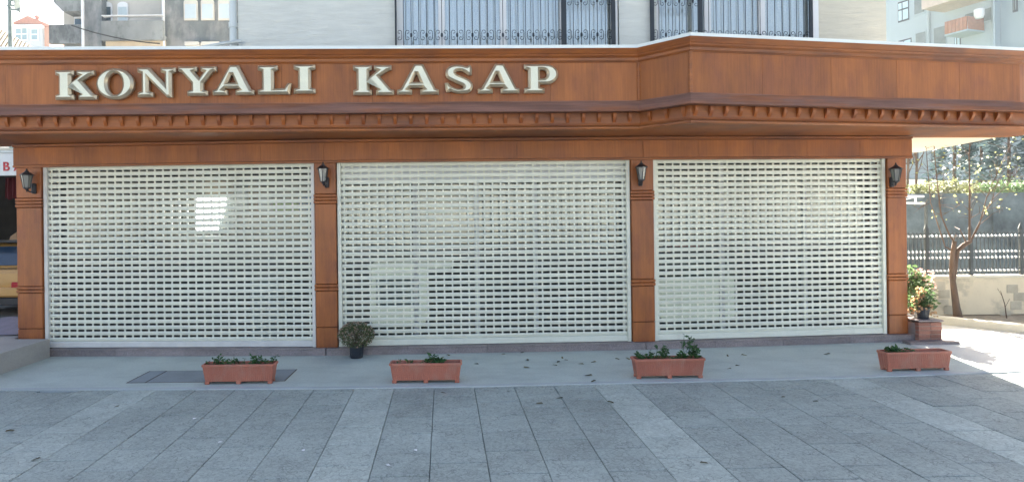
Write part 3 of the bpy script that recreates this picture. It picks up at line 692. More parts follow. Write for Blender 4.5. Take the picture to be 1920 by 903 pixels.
# round bush in black pot by pillar 2
q = Vector((-1.625,9.58,0)); r = empty('potted_bush', q, 0, 'round faded chrysanthemum bush in a small black pot by a pillar', 'potted plant')
MB().lathe([(.088,0),(.095,.01),(.112,.18),(.118,.185),(.118,.21),(.107,.21),(.104,.17)],n=20).build('pot', POTB, r, world=False, smooth=40)
m = MB()
for k in range(60):
    d = Vector((random.gauss(0,1),random.gauss(0,1),abs(random.gauss(0,.9)))).normalized()
    m.tube([(0,0,.17),d*.13+Vector((0,0,.2)),Vector((d.x*.25,d.y*.25,.24+d.z*.24))],.003,4)
m.build('stem', BARK, r, world=False, fix=False)
m = MB()
for k in range(2600):
    d = Vector((random.gauss(0,1),random.gauss(0,1),random.gauss(.25,.9))).normalized(); rr_ = random.uniform(.45,1)**.5 + .06*math.sin(9*d.x+4)*math.cos(8*d.z)
    p = Vector((d.x*.265*rr_,d.y*.265*rr_,.345+d.z*.185*rr_))
    if p.z < .18: continue
    m.mi = 0; m.leaf(p, random.uniform(.018,.04), (d+Vector((random.gauss(0,.6),random.gauss(0,.6),random.gauss(0,.6)))).normalized(), .5)
m.build('foliage', LEAFD, r, world=False, fix=False)
m = MB()
for k in range(230):
    d = Vector((random.gauss(0,1),random.gauss(0,1),random.gauss(.6,.7))).normalized(); p = Vector((d.x*.27,d.y*.27,.35+d.z*.19))
    for j in range(6): m.leaf(p, .022, (d+Vector((random.gauss(0,.7),random.gauss(0,.7),random.gauss(0,.5)))).normalized(), .6)
m.build('flowers', LEAFR, r, world=False, fix=False)

# fallen leaves and litter
lf = MB(); lf.add([(-.04,0,0),(-.01,-.018,.008),(.035,-.005,.016),(.05,.004,.006),(.03,.016,.014),(-.012,.017,.004),(0,0,.003)],[(0,1,6),(1,2,6),(2,3,6),(3,4,6),(4,5,6),(5,0,6)])
spots = [(1030,655),(1051,671),(975,661),(986,675),(985,689),(1036,684),(1044,678),(1059,675),(1085,682),(1108,679),(1098,704),(1108,715),(1155,673),(1175,673),(940,664),(889,682),(838,666),(1361,667),(1393,666),(1546,664),(1363,691),(1380,685),(828,735),(950,732),(1044,745),(1006,755),(1142,753),(1464,743),(1524,751),(1316,866),(15,806),(214,761),(60,860),(1588,668),(1600,905)]
proto = None
for i, (a, b) in enumerate(spots[:33]):
    hb = 400-(a-PX)*.0122; Y = CAMH*FPX/(b-hb); X = (a-PX)/FPX*Y
    if proto is None: o = proto = lf.build('fallen_leaf', DRYLEAF, fix=False)
    else: o = proto.copy(); COL.objects.link(o)
    z = .002 if Y > yon(EDGE,X) else -.006
    o.location = (X,Y,z); o.rotation_euler = (random.gauss(0,.12),random.gauss(0,.12),random.uniform(0,6.3)); sc = random.uniform(.7,1.2)*(1.5 if i in (10,19) else 1); o.scale = (sc,sc,sc)
    lb_ = {10:'large curled dead leaf near the pavement edge, midway between the two middle planters',19:'lone dark leaf on the pavement below the rightmost shutter',22:'brownish leaf on the tiles just below the planter with one tuft',29:'dry leaf low on the pale tile strip right of centre',30:'dark leaf on the tiles at the left edge',31:'reddish leaf on the pale tile strip nearest the left edge'}.get(i)
    lb_ = lb_ or ('small dead leaf on the smooth pavement strip in front of the shutters' if Y > yon(EDGE,X) else 'small dead leaf lying on the textured grey tiles')
    tag(o,lb_,'leaf','dead leaves scattered on the paving')
pp = MB().add([(-.02,-.014,0),(.018,-.012,.004),(.022,.012,.002),(-.015,.016,.007),(0,0,.01)],[(0,1,4),(1,2,4),(2,3,4),(3,0,4)]); proto = None
for a, b in ((360,783),(408,827),(563,842),(774,842),(722,870),(980,596)):
    hb = 400-(a-PX)*.0122; Y = CAMH*FPX/(b-hb); X = (a-PX)/FPX*Y
    if Y > 8: continue
    if proto is None: o = proto = pp.build('paper_scrap', LITTER, fix=False)
    else: o = proto.copy(); COL.objects.link(o)
    o.location = (X,Y,-.006); o.rotation_euler = (0,0,random.uniform(0,6))
    tag(o,'tiny scrap of white paper on the grey tiles','litter','white paper scraps on the tiles')

# ================================================================== things inside the shop
def crate(name, px0, px1, py0, py1, Y, D, material, label, cat, group=None):
    a, b = at(px0,py1,Y), at(px1,py0,Y)
    return tag(MB().box(a.x,b.x,Y,Y+D,a.z,b.z).build(name, material, bevel=.008), label, cat, group)
r = empty('added_bright_patch', at(400,400,10.5), 0, 'added glowing white patch seen through the left shutter', 'bright patch')  # added glowing panel, stands in for a bright patch behind the shutter
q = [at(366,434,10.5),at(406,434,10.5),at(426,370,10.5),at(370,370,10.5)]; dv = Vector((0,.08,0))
MB().hexa([q[0],q[1],q[1]+dv,q[0]+dv],[q[3],q[2],q[2]+dv,q[3]+dv]).build('glow_patch', GLOWPATCH, r)
q = [at(407,434,10.52),at(438,434,10.52),at(438,370,10.52),at(427,370,10.52)]
MB().hexa([q[0],q[1],q[1]+dv,q[0]+dv],[q[3],q[2],q[2]+dv,q[3]+dv]).build('patch_shaded_end', GREYP, r)  # shaded end of the same patch, put in as grey
r = empty('wall_shelf', at(515,395,10.35), 0, 'pale shelf high up behind the right end of the left shutter', 'shelf')
a, b = at(440,396,10.35), at(596,392,10.35); MB().box(a.x,b.x,10.35,10.75,a.z-.03,a.z).build('board', WHITEP, r)
m = MB()
for x in (a.x+.1,b.x-.1): m.prism([(10.37,a.z-.031),(10.73,a.z-.031),(10.73,a.z-.3)],'x',x-.015,x+.015)
m.build('bracket', WHITEP, r)
for px0,px1,py0,py1,mt,lb in ((444,462,352,395,WHITEP,'pale carton on the shelf next to the glowing patch'),(466,482,340,395,BROWNP,'tall brown carton on the shelf behind the left shutter'),(512,556,377,395,GREENP,'flat green packet on the shelf behind the left shutter'),(484,508,362,395,WHITEP,'grey carton between the brown carton and green packet'),(560,594,363,395,BLUEP,'blue carton at the shelf end beside the pillar')):
    crate('carton', px0,px1,py0,py1,10.38,.25,mt,lb,'carton','cartons on the shelf')
crate('hanging_ham',384,430,338,366,10.45,.2,BROWNP,'brown package hanging above the glowing patch','package')
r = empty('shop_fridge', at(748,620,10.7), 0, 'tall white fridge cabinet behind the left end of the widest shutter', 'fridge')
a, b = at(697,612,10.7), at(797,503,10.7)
MB().box(a.x,b.x,10.7,11.4,.32,b.z).build('cabinet', FRIDGE_GLOW, r, bevel=.02)
MB().box(a.x-.05,b.x+.45,10.65,11.45,b.z+.002,b.z+.06).build('worktop', FRIDGE_GLOW, r, bevel=.008)
MB().box(a.x+.08,b.x-.08,10.68,10.699,.62,1.12).build('door', WHITEP, r, bevel=.004)
m = MB(); m.box(a.x+.05,b.x-.05,10.75,11.35,.1,.318); m.build('base', BLACK, r)
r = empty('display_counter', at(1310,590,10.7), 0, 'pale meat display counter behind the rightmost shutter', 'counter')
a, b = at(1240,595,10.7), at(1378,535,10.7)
MB().box(a.x,b.x,10.7,11.5,.35,1.05).build('body', FRIDGE_GLOW, r, bevel=.02); MB().box(a.x,b.x,10.72,11.4,1.052,1.35).build('glass_case', PANES, r)
MB().box(a.x+.05,b.x-.05,10.8,11.4,.1,.349).build('base', BLACK, r)
crate('red_tray',1262,1312,459,469,10.8,.3,REDP,'small red tray above the display counter','tray')
crate('white_cooler',470,520,520,640,10.4,.5,GREYP,'narrow grey cooler standing behind the right end of the left shutter','cooler')

# ================================================================== left: neighbour shop, taxi, mat
nb = empty('neighbour_shop', (-10,13,.29), 0, 'dark open fronted neighbouring shop at the left edge', 'shop')
a = at(-120,330,12.6); zt = at(0,288,12.6).z; zb = at(0,330,12.6).z
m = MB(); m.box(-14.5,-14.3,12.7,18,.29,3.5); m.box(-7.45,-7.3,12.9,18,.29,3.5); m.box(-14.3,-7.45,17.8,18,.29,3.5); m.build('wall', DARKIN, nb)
m = MB(); m.hexa([(-14.6,12.55,zt+.02),(-7.3,12.55,zt+.02),(-7.3,18.1,zt+.6),(-14.6,18.1,zt+.6)],[(-14.6,12.55,zt+.1),(-7.3,12.55,zt+.1),(-7.3,18.1,zt+.7),(-14.6,18.1,zt+.7)]); m.build('roof', CAPM, nb)
MB().box(-14.3,-7.45,12.7,12.9,3.2,zt).build('lintel', DARKIN, nb)
sb = empty('sign_board', (-9,12.6,3.1), 0, 'white fascia sign with red letters at the left edge', 'sign')
MB().box(-14.4,-7.8,12.5,12.58,zb,zt).build('board', SIGNW, sb, bevel=.01)
MB().box(-14.42,-7.78,12.48,12.6,zt+.002,zt+.05).build('top_trim', GALV, sb)
def text_obj(txt, x, z, h, y, parent, m_):
    cu = bpy.data.curves.new('lettering','FONT'); cu.body = txt; cu.size = h*1.42; cu.extrude = .006; cu.offset = .004
    tmp = bpy.data.objects.new('tmp', cu); COL.objects.link(tmp); bpy.context.view_layer.update()
    me = bpy.data.meshes.new_from_object(tmp.evaluated_get(bpy.context.evaluated_depsgraph_get())); bpy.data.objects.remove(tmp); bpy.data.curves.remove(cu)
    me.materials.clear(); me.materials.append(m_)
    o = link_mesh('lettering', me, parent); o.rotation_euler = (R(90),0,0); o.location = Vector((x,y,z))-parent.location
p0 = at(3,320,12.49); p1 = at(26,320,12.49); hh = at(0,303,12.49).z-at(0,319.5,12.49).z
text_obj('B', p0.x+.02, p0.z, hh, 12.492, sb, SIGNR); text_obj('A', p1.x, p1.z, hh, 12.492, sb, SIGNR)
r = empty('hanging_cloth', at(15,350,13.3), 0, 'dark red cloth hanging in the gloomy neighbouring shop', 'cloth')
m = MB(); pts = [(at(5+22*k/12,0,13.3).x, 13.3+.03*math.sin(k*1.3)) for k in range(13)]; z0,z1 = at(15,372,13.3).z, at(15,333,13.3).z
m.add([(x,y,z0+.03*math.sin(i)) for i,(x,y) in enumerate(pts)]+[(x*.999,y,z1) for x,y in pts]+[(x,y+.02,z0+.03*math.sin(i)) for i,(x,y) in enumerate(pts)]+[(x*.999,y+.02,z1) for x,y in pts],
   [(k,k+1,14+k,13+k) for k in range(12)]+[(26+k,39+k,40+k,27+k) for k in range(12)]); m.build('fabric', mat('dark_red_cloth',(.10,.015,.02),.9), r, fix=False)
r = empty('tan_sack', at(32,450,14.2), 0, 'tan sack leaning behind the yellow taxi', 'sack')
q = at(34,455,14.2); MB().lathe([(.30,0),(.38,.15),(.36,.5),(.26,.85),(.1,.98),(.06,1.0)], q.x, 14.4, 12).xform(Matrix.Translation((0,0,.95))).build('bag', mat('tan_canvas',(.40,.26,.16),.9), r, smooth=50)
# taxi seen from behind
car = empty('parked_taxi', (-9.17,12.0,.29), 0, 'yellow taxi parked tail towards us at the left edge', 'taxi')
def loft(sec, name, m_, par, bev=0):
    """sections: (y, half width at sill, half width at top, z0, z1)"""
    m = MB(); n = 8; vs_ = []
    for y, wb, wt, z0, z1 in sec:
        zm = z0+(z1-z0)*.35; vs_ += [(-wb*.93,y,z0),(wb*.93,y,z0),(wb,y,zm),(wb*.99,y,z0+(z1-z0)*.7),(wt,y,z1),(-wt,y,z1),(-wb*.99,y,z0+(z1-z0)*.7),(-wb,y,zm)]
    fs = [(i*n+k,i*n+(k+1)%n,(i+1)*n+(k+1)%n,(i+1)*n+k) for i in range(len(sec)-1) for k in range(n)]+[tuple(range(n)),tuple((len(sec)-1)*n+k for k in range(n))[::-1]]
    m.add(vs_,fs); return m.build(name,m_,par,world=False,smooth=35)
loft([(-.08,.78,.72,.42,.86),(.0,.82,.76,.30,.93),(.3,.84,.76,.24,.95),(1.0,.85,.76,.22,.96),(2.6,.85,.76,.22,.94),(3.9,.84,.74,.24,.84),(4.2,.78,.66,.34,.72)],'body',YELLOW,car)
loft([(.42,.74,.72,.93,.96),(.85,.73,.60,.94,1.36),(1.2,.73,.59,.94,1.42),(2.0,.73,.59,.94,1.42),(2.75,.74,.70,.93,.98)],'cabin',YELLOW,car)
m = MB(); m.add([(-.66,.45,.975),(.66,.45,.975),(.55,.80,1.335),(-.55,.80,1.335)],[(0,1,2,3)]); m.add([(-.66,.455,.97),(.66,.455,.97),(.55,.81,1.335),(-.55,.81,1.335)],[(3,2,1,0)])
m.xform(Matrix.Translation((0,-.03,.012))).build('rear_window',CARGL,car,world=False,fix=False)
for sx in (-1,1):
    m = MB(); m.add([(sx*.735,.95,1.0),(sx*.735,2.45,1.0),(sx*.625,2.0,1.36),(sx*.625,1.15,1.36)],[(0,1,2,3)]); m.xform(Matrix.Translation((sx*.012,0,0))).build('side_window',CARGL,car,world=False,fix=False)
    MB().box(sx*.685-.13,sx*.685+.13,-.125,.05,.57,.70).build('tail_lamp',REDL,car,world=False,bevel=.02)
    for y in (.75,3.35):
        wh = MB().lathe([(.2,-.09),(.31,-.09),(.33,-.06),(.33,.06),(.31,.09),(.2,.09)],n=20).xform(Matrix.Translation((sx*.76,y,.33))@Matrix.Rotation(R(90),4,'Y')).build('wheel',RUBBER,car,world=False,smooth=40)
        MB().lathe([(.05,-.095),(.19,-.08),(.19,.08),(.05,.095)],n=12).xform(Matrix.Translation((sx*.77,y,.33))@Matrix.Rotation(R(90),4,'Y')).build('rim',GALV,wh,world=False,smooth=40)
MB().box(-.80,.80,-.16,.02,.42,.60).build('bumper',YELLOW,car,world=False,bevel=.03)
MB().box(-.78,.78,-.12,.0,.26,.41).build('bumper_skirt',BLACK,car,world=False,bevel=.02)
MB().box(-.26,.26,-.115,-.10,.66,.77).build('number_plate',WHITE,car,world=False)
MB().box(-.62,.62,.75,2.0,1.425,1.46).build('roof_rack',BLACK,car,world=False,bevel=.01)
# canvas mat on the terrace
r = empty('canvas_mat', at(18,620,10.6), 0, 'crumpled mauve canvas mat lying on the terrace by the leftmost pillar', 'mat')
m = MB(); nx, ny = 16, 8; vs_ = []
for j in range(ny+1):
    for i in range(nx+1):
        u, v = i/nx, j/ny; x = -8.4+1.28*u-.15*v; y = 10.15+.95*v
        z = .30+.17*(math.sin(math.pi*min(1,u*1.0))**.6)*(.25+.75*math.sin(math.pi*v*.5))*(1-.35*u)+.02*math.sin(7*u+5*v); vs_.append((x,y,z))
m.add(vs_,[(j*(nx+1)+i,j*(nx+1)+i+1,(j+1)*(nx+1)+i+1,(j+1)*(nx+1)+i) for j in range(ny) for i in range(nx)])
e = len(vs_); rimv = [(i,) for i in range(0)]
m.build('canvas', RUG, r, fix=False, smooth=60)

# ================================================================== top left: far houses
gb = empty('grey_apartment_block', (-11.5,23.5,0), 0, 'bare grey rendered apartment block with white arched windows and two concrete balconies', 'apartment block')
YB = 23.0
def rect(m, px0, px1, py0, py1, Y, D, z0=None, z1=None):
    a, b = at(px0,py1,Y), at(px1,py0,Y); m.box(a.x,b.x,Y,Y+D,a.z if z0 is None else z0,b.z if z1 is None else z1); return m
zA = 12.0; zz = lambda py: at(250,py,YB).z
m = MB(); rect(m,155,190,0,100,YB,3,0,zA); rect(m,305,470,0,100,YB,6,0,zA); m.build('wall', GREYD, gb)
m = MB(); rect(m,190,305,0,90,YB+.4,4,0,zA); rect(m,120,155,0,90,YB+1.0,3,0,zA); m.build('recessed_wall', CREAMB, gb)
m = MB(); rect(m,190,305,38,76,YB-.5,.15); rect(m,190,305,75,76,YB-.35,1.6,zz(76),zz(71)); m.build('balcony', GREYB, gb)
m = MB(); rect(m,198,304,76,77,YB-.3,1.5,zz(92),zz(77)); m.build('balcony_soffit', TAN, gb)
m = MB(); rect(m,92,155,46,82,YB+.4,.15); rect(m,92,155,80,82,YB+.56,2,zz(82),zz(78)); m.build('balcony', GREYB, gb)
m = MB(); rect(m,92,155,80,82,YB+.6,2,zz(92),zz(83)); m.build('balcony_soffit', TAN, gb)
a, b = at(98,0,YB), at(155,0,YB)
m = MB(); m.prism([(at(100,0,YB+.3).x,zz(-3)),(at(117,0,YB+.3).x,zz(15)),(at(155,0,YB).x,zz(15)),(at(155,0,YB).x,zz(-22)),(at(90,0,YB).x,zz(-22))],'y',YB+.3,YB+2.3); m.build('upper_balcony', GREYB, gb)
m = MB(); rect(m,92,155,40,46,YB+.41,.12,zz(46.5),zz(45.2)); m.build('parapet_cap', WHITE, gb)
m = MB(); rect(m,190,305,36,38,YB-.52,.2,zz(38),zz(36.6)); m.build('parapet_cap', WHITE, gb)
def arched(px0,px1,py0,py1,Y,parent,fm,pm,arch=True):
    a, b = at(px0,py1,Y), at(px1,py0,Y); cx=(a.x+b.x)/2; hw=(b.x-a.x)/2; zs=b.z-hw*.55 if arch else b.z
    ar = [(cx+hw*math.cos(R(t)),zs+hw*.6*math.sin(R(t))) for t in range(0,181,20)] if arch else [(b.x,zs),(a.x,zs)]
    f = MB().prism([(a.x,a.z),(b.x,a.z)]+ar,'y',Y-.06,Y+.05).build('window',fm,parent)
    k=.8; MB().box(cx-hw*k,cx+hw*k,Y-.075,Y-.061,a.z+.06,zs-.08).build('pane',pm,f); return f
LPANE = mat('pale_blind', (.42,.49,.53), .6, var=.05)
for px0,px1 in ((346,371),(378,402),(410,433)): arched(px0,px1,-2,39,YB,gb,CREAMB,LPANE)
arched(192,211,5,46,YB+.4,gb,WHITE,PANEDK); arched(222,241,5,46,YB+.4,gb,WHITE,mat('grey_blind',(.42,.5,.53),.6))
arched(141,157,28,60,YB+1.0,gb,WHITE,PANEDK)
for px0,px1 in ((346,372),(377,410)):
    m=MB(); rect(m,px0,px1,78,85,YB-.3,.25); m.build('sill', CREAMB, gb)
for px_ in (155,306,440): MB().tube([(at(px_,0,YB-.2).x,YB-.2,0),(at(px_,0,YB-.2).x,YB-.2,zA)],.055,6).build('downpipe', WHITE, gb, smooth=60)
cb = [at(134+166*t,48+34*t+20*t*(1-t)*1.2,YB-.9) for t in [k/12 for k in range(13)]]
tag(MB().tube(cb,.022,5).build('overhead_cable',WIREM,fix=False),'black cable sagging across the front of the grey apartment block','cable')
# salmon house with red roof
YH = 62; hs_ = empty('salmon_house', (at(60,60,YH).x,YH,0), 0, 'small white fronted house with a red tiled roof seen past the pole', 'house')
m=MB(); rect(m,28,78,46,100,YH,8,0,None); m.build('front_wall', mat('pale_front_paint',(.40,.42,.44),.8,var=.03), hs_)
m=MB(); rect(m,78.3,92,46,100,YH+.4,7.6,0,None); m.build('side_wall', PINKW, hs_)
a,b=at(26,46,YH),at(96,46,YH); ap=at(57,32,YH)
MB().prism([(a.x,a.z),(b.x,b.z-.1),(ap.x,ap.z)],'y',YH-.4,YH+8).build('roof', ROOFR, hs_)
m=MB(); rect(m,27,77,46,51,YH-.5,.5); m.build('eave', WHITE, hs_)
MB().lathe([(.18,ap.z-.1),(.18,ap.z+.25),(.3,ap.z+.3),(.05,ap.z+.5)],ap.x,YH+1,6).build('finial', ROOFR, hs_)
for px0,px1,py0 in ((31,40,55),(43,51,54),(60,71,56)):
    a,b=at(px0,75,YH),at(px1,py0,YH); f=MB().box(a.x-.09,b.x+.09,YH-.08,YH+.02,a.z-.09,b.z+.09).build('window',WHITE,hs_); MB().box(a.x,b.x,YH-.1,YH-.081,a.z,b.z).build('pane',mat('blue_grey_pane',(.18,.27,.30),.3) if px0==31 else bpy.data.materials['blue_grey_pane'],f)
    MB().box(a.x,b.x,YH-.13,YH-.101,(a.z+b.z)/2-.05,(a.z+b.z)/2+.05).build('glazing_bar',WHITE,f)
# pale tiled roof of another house, verge falling to the right
YR=38; rh = empty('tiled_roof_house', (at(0,90,YR).x-3,YR,0), 0, 'house with a pale yellow barrel tile roof sloping down at the top left', 'house')
a,b=at(-90,8,YR),at(70,97,YR)
MB().box(a.x-3,at(40,97,YR).x,YR+.5,YR+7,0,b.z-.3).build('wall', CREAMB, rh)
m = MB(); dvx=(b-a); nrow=26; dn=Vector((2.6,-5,-3.0))
m.hexa([a+Vector((0,0,-.3)),b+Vector((0,0,-.3)),b+dn+Vector((0,0,-.3)),a+dn+Vector((0,0,-.3))],[a,b,b+dn,a+dn]); m.build('roof', ROOFY, rh)
tl = MB()
for k in range(nrow):
    p=a+dvx*((k+.5)/nrow); e=Vector((0,0,.03)); tl.tube([p+e,p+dn*.5+e,p+dn*1.01+e],.13,8)
tb_ = tl.build('roof_tiles', ROOFY, rh, fix=False, smooth=50); tb_['kind']='stuff'
# loudspeaker pole
YP=30; pr=empty('loudspeaker_pole',(at(19,60,YP).x,YP,0),0,'grey green pole carrying horn loudspeakers at the top left','pole')
GP=mat('grey_green_pole',(.14,.18,.17),.6); x=at(19,30,YP).x
MB().tube([(x,YP,0),(x,YP,at(19,-12,YP).z)],[.11,.09],10).build('post',GP,pr,smooth=50)
for (pa,pb,sgn) in ((19,41,20),(19,31,12),(19,30,3)):
    q=at(pa,sgn-2,YP-.1); e=at(pb+2,sgn,YP-.12); d=(e-q).normalized()
    MB().tube([q,q+d*(e-q).length*.55,e-d*.05,e],[.04,.05,.17,.20],12).build('horn',GP,pr,smooth=40)
q=at(13,11.5,YP-.1); MB().tube([q,at(20,11.5,YP-.1)],.04,6).build('stub_arm',GP,pr)

# ================================================================== right: sunlit court, bed, wall, fence, trees, flats
# planting bed kerb
m = MB().sweep([Vector((7.6,12.8)),Vector((8.95,11.85)),Vector((9.75,10.78)),Vector((12.5,8.0))], [(0,-.02),(0,.14),(-.18,.145),(-.18,-.02)])
tag(m.build('bed_kerb', CAPM, bevel=.008), kind='structure')
bed = MB().add([(7.7,12.85,-.02),(9.05,12.0,-.02),(9.9,10.95,-.02),(13,8,-.02),(16,8,-.02),(16,13,-.02),(7.7,13,-.02)],[(0,1,2,6),(2,5,6),(2,3,4,5)]).build('planting_bed', mat('pale_dry_earth',(.36,.30,.22),.95,var=.3,scale=(6,6,6)), fix=False); tag(bed, kind='structure')
YW = 12.75
gw = empty('garden_wall', (10,YW,0), 0, 'low beige rendered garden wall carrying a metal railing on the right', 'wall')
zw = at(1850,516,YW).z
MB().box(7.5,17,YW,YW+.2,0,zw-.05).build('wall_body', PALEW, gw); MB().box(7.5,17,YW-.03,YW+.23,zw-.049,zw).build('coping', CAPM, gw, bevel=.008)
bb=None
for px_,py_ in ((1762,535),(1770,551),(1768,568),(1780,580),(1898,541),(1911,556),(1905,572),(1885,590)):
    p=at(px_,py_,YW-.002)
    if bb is None: bb=o=MB().box(-.115,.115,-.006,.004,-.085,.085).build('block_patch', mat('bare_grey_block',(.46,.42,.33),.95,var=.2,rand=.15), gw, world=False, bevel=.004)
    else: o=bb.copy(); COL.objects.link(o); o.parent=gw
    o.location=p-gw.location
fn = empty('railing_fence', (10,YW+.1,zw), 0, 'grey metal railing with rows of small bosses on the beige garden wall', 'railing')
zf = lambda py: at(1850,py,YW+.1).z
m = MB()
for z in (zf(437),zf(446),zf(503),zf(509)): m.box(7.5,17,YW+.09,YW+.11,z-.010,z+.010)
m.build('rail', FENCEM, fn)
for px_ in (1737,1820,1914):
    x=at(px_,470,YW+.1).x; m=MB().box(x-.03,x+.03,YW+.07,YW+.13,zw-.01,zf(430)); m.lathe([(.045,zf(430)),(.045,zf(428)),(.03,zf(424)),(.012,zf(420)),(.003,zf(417))],x,YW+.1,8); m.build('post', FENCEM, fn)
m=MB(); bo=MB(); x=7.55; k=0
while x<14.5:
    m.box(x-.007,x+.007,YW+.093,YW+.107,zw+.01,zf(434))
    for z in (zf(441.5),zf(471),zf(482),zf(506)): 
        bo.lathe([(.004,z-.028),(.022,z-.012),(.022,z+.012),(.004,z+.028)],x,YW+.1,6)
    x+=.082
m.build('bar', FENCEM, fn); bo.build('boss', mat('bright_boss_metal',(.75,.76,.76),.25,metal=.6), fn, fix=False, smooth=70)['kind'] = 'stuff'
# hillside with retaining wall
YT=19
rw = empty('retaining_wall', (14,YT,0), 0, 'dark netted retaining wall rising behind the railing', 'wall')
zr = at(1800,362,YT).z
m=MB(); m.box(10.5,40,YT,YT+.6,0,zr); m.build('wall_face', RETAIN, rw)
for k in range(9):
    x=11.5+k*1.6; MB().box(x-.05,x+.05,YT-.06,YT-.001,0,zr+.02).build('buttress', RETAIN, rw)
t=MB().add([(10.5,YT+.5,zr-.02),(80,YT+.5,zr-.02),(80,110,zr+6),(12,110,zr+6)],[(0,1,2,3)]).build('hillside', mat('hill_grass',(.10,.12,.05),.95,var=.4), fix=False); tag(t, kind='structure')
def foliage_blob(m, c, rx, ry, rz, n, size, lo=.35):
    ph=[random.uniform(0,6) for _ in range(4)]
    for _ in range(n):
        d=Vector((random.gauss(0,1),random.gauss(0,1),random.gauss(0,1))).normalized(); k=(lo+(1-lo)*random.random()**.6)*(1+.22*math.sin(5*d.x+ph[0])*math.sin(4*d.z+ph[1])+.12*math.sin(9*d.y+ph[2]))
        m.leaf((c[0]+d.x*rx*k,c[1]+d.y*ry*k,c[2]+d.z*rz*k), size*random.uniform(.6,1.3), None, .6)
for i,(px_,lb,wdt) in enumerate(((1722,'yellow green bushy hedge plant on the retaining wall nearest the shop pillar',1.0),(1768,'bright yellow green hedge plant on the retaining wall behind the bare tree',1.1),(1812,'yellow green hedge plant on the wall between the two tree limbs',1.0),(1860,'darker green hedge plant on the retaining wall near the right edge',1.0),(1905,'green hedge plant at the right edge on top of the retaining wall',1.0))):
    c_=at(px_,354,YT+.4); r=empty('hedge_shrub',(c_.x,c_.y,zr-.05),0,lb,'shrub','hedge plants along the retaining wall')
    m=MB(); foliage_blob(m,(c_.x,c_.y,zr+.10+.03*(i%2)),.55*wdt,.35,.27+.05*(i%3),620,.085,.2); m.build('foliage', LEAFH if i<3 else LEAFG, r, fix=False)
    MB().tube([(c_.x,c_.y,zr-.05),(c_.x+.03,c_.y,zr+.2)],.02,5).build('stem',BARK,r,fix=False)
def conifer(px_,Y,wd,zb,ztop,label,leafm,n):
    x=at(px_,300,Y).x; r=empty('slender_tree',(x,Y,zb),0,label,'tree','tall trees on the hillside')
    MB().tube([(x,Y,zb),(x+.05,Y,(zb+ztop)/2),(x,Y,ztop)],[.07,.05,.02],7).build('trunk',BARK,r,fix=False,smooth=60)
    m=MB()
    for _ in range(n):
        t=random.random()**.8; z=zb+.5+(ztop-zb-.5)*t; k=wd*(1-t)**.7*(.3+.7*random.random()**.5)*(1+.3*math.sin(z*4.2)); an=random.uniform(0,6.28)
        m.leaf((x+k*math.cos(an),Y+k*math.sin(an),z),random.uniform(.15,.4),Vector((math.cos(an),math.sin(an),random.uniform(-.5,.5))).normalized(),.45)
    m.build('crown',leafm,r,fix=False)
conifer(1788,24,.75,2.6,6.6,'tall dark slender tree on the hillside behind the forked bare tree',LEAFB,800)
conifer(1838,26,.8,2.6,6.4,'dark hillside tree standing right of the slenderest one',LEAFB,800)
conifer(1890,24,.85,2.6,6.3,'dark hillside tree closest to the right edge',LEAFB,800)
for px_,Y,lb in ((1716,21,'thin bare dark sapling behind the hedge beside the shop pillar'),(1700,20.5,'thin leaning sapling nearest the rightmost lantern')):
    x=at(px_,300,Y).x; r=empty('bare_sapling',(x,Y,zr),0,lb,'tree','bare saplings behind the hedge'); m=MB(); m.tube([(x,Y,zr-.1),(x+.05,Y,zr+1),(x-.08,Y,zr+3.4)],[.045,.035,.015],6)
    m.build('trunk',BARK,r,fix=False)
    m=MB()
    for k in range(7):
        z=zr+.6+k*.4; s_=random.choice((-1,1)); m.tube([(x,Y,z),(x+s_*.25,Y+random.uniform(-.1,.1),z+.4),(x+s_*.3,Y,z+.9)],[.025,.016,.008],5)
    m.build('branch',BARK,r,fix=False)
# forked bare tree in the bed
YD=12.3; tr=empty('forked_tree',at(1796,590,YD),0,'small forked tree with sparse pale leaves in the bed by the beige wall','tree')
def pth(l, dy=None): return [at(x,y,YD+(dy[i] if dy else 0)) for i,(x,y) in enumerate(l)]
m=MB(); m.tube(pth([(1797,600),(1793,575),(1789,545),(1785,515),(1786,480),(1790,452)]),[.085,.065,.056,.05,.046,.036],9)
m.tube(pth([(1787,530),(1791,500),(1795,470),(1806,460),(1820,452)]),[.04,.042,.042,.046,.034],8)
m.build('trunk',BARK,tr,fix=False,smooth=70)
br=[([(1790,455),(1780,440),(1765,405),(1758,350),(1752,285),(1750,230)],.026),([(1786,470),(1772,462),(1765,440),(1745,380),(1738,300),(1733,230)],.022),([(1818,455),(1818,410),(1818,350),(1817,290),(1822,225)],.032),
    ([(1820,452),(1835,425),(1850,370),(1872,320),(1895,270)],.022),([(1820,450),(1840,410),(1860,375),(1890,345),(1915,312)],.018),([(1812,455),(1800,430),(1790,425)],.02),([(1786,455),(1792,440),(1798,448)],.02),
    ([(1765,405),(1790,390),(1800,384)],.008),([(1818,410),(1850,392),(1880,388)],.01),([(1838,420),(1862,400),(1880,392)],.01),([(1818,350),(1840,335),(1870,325)],.01),([(1850,370),(1880,330),(1905,325)],.009),([(1745,380),(1725,390),(1712,400)],.008),([(1758,350),(1775,330),(1780,300)],.008),([(1860,375),(1870,340),(1865,300)],.009),([(1817,290),(1800,270),(1790,262)],.007)]
m=MB(); lv=MB(); tips=[]
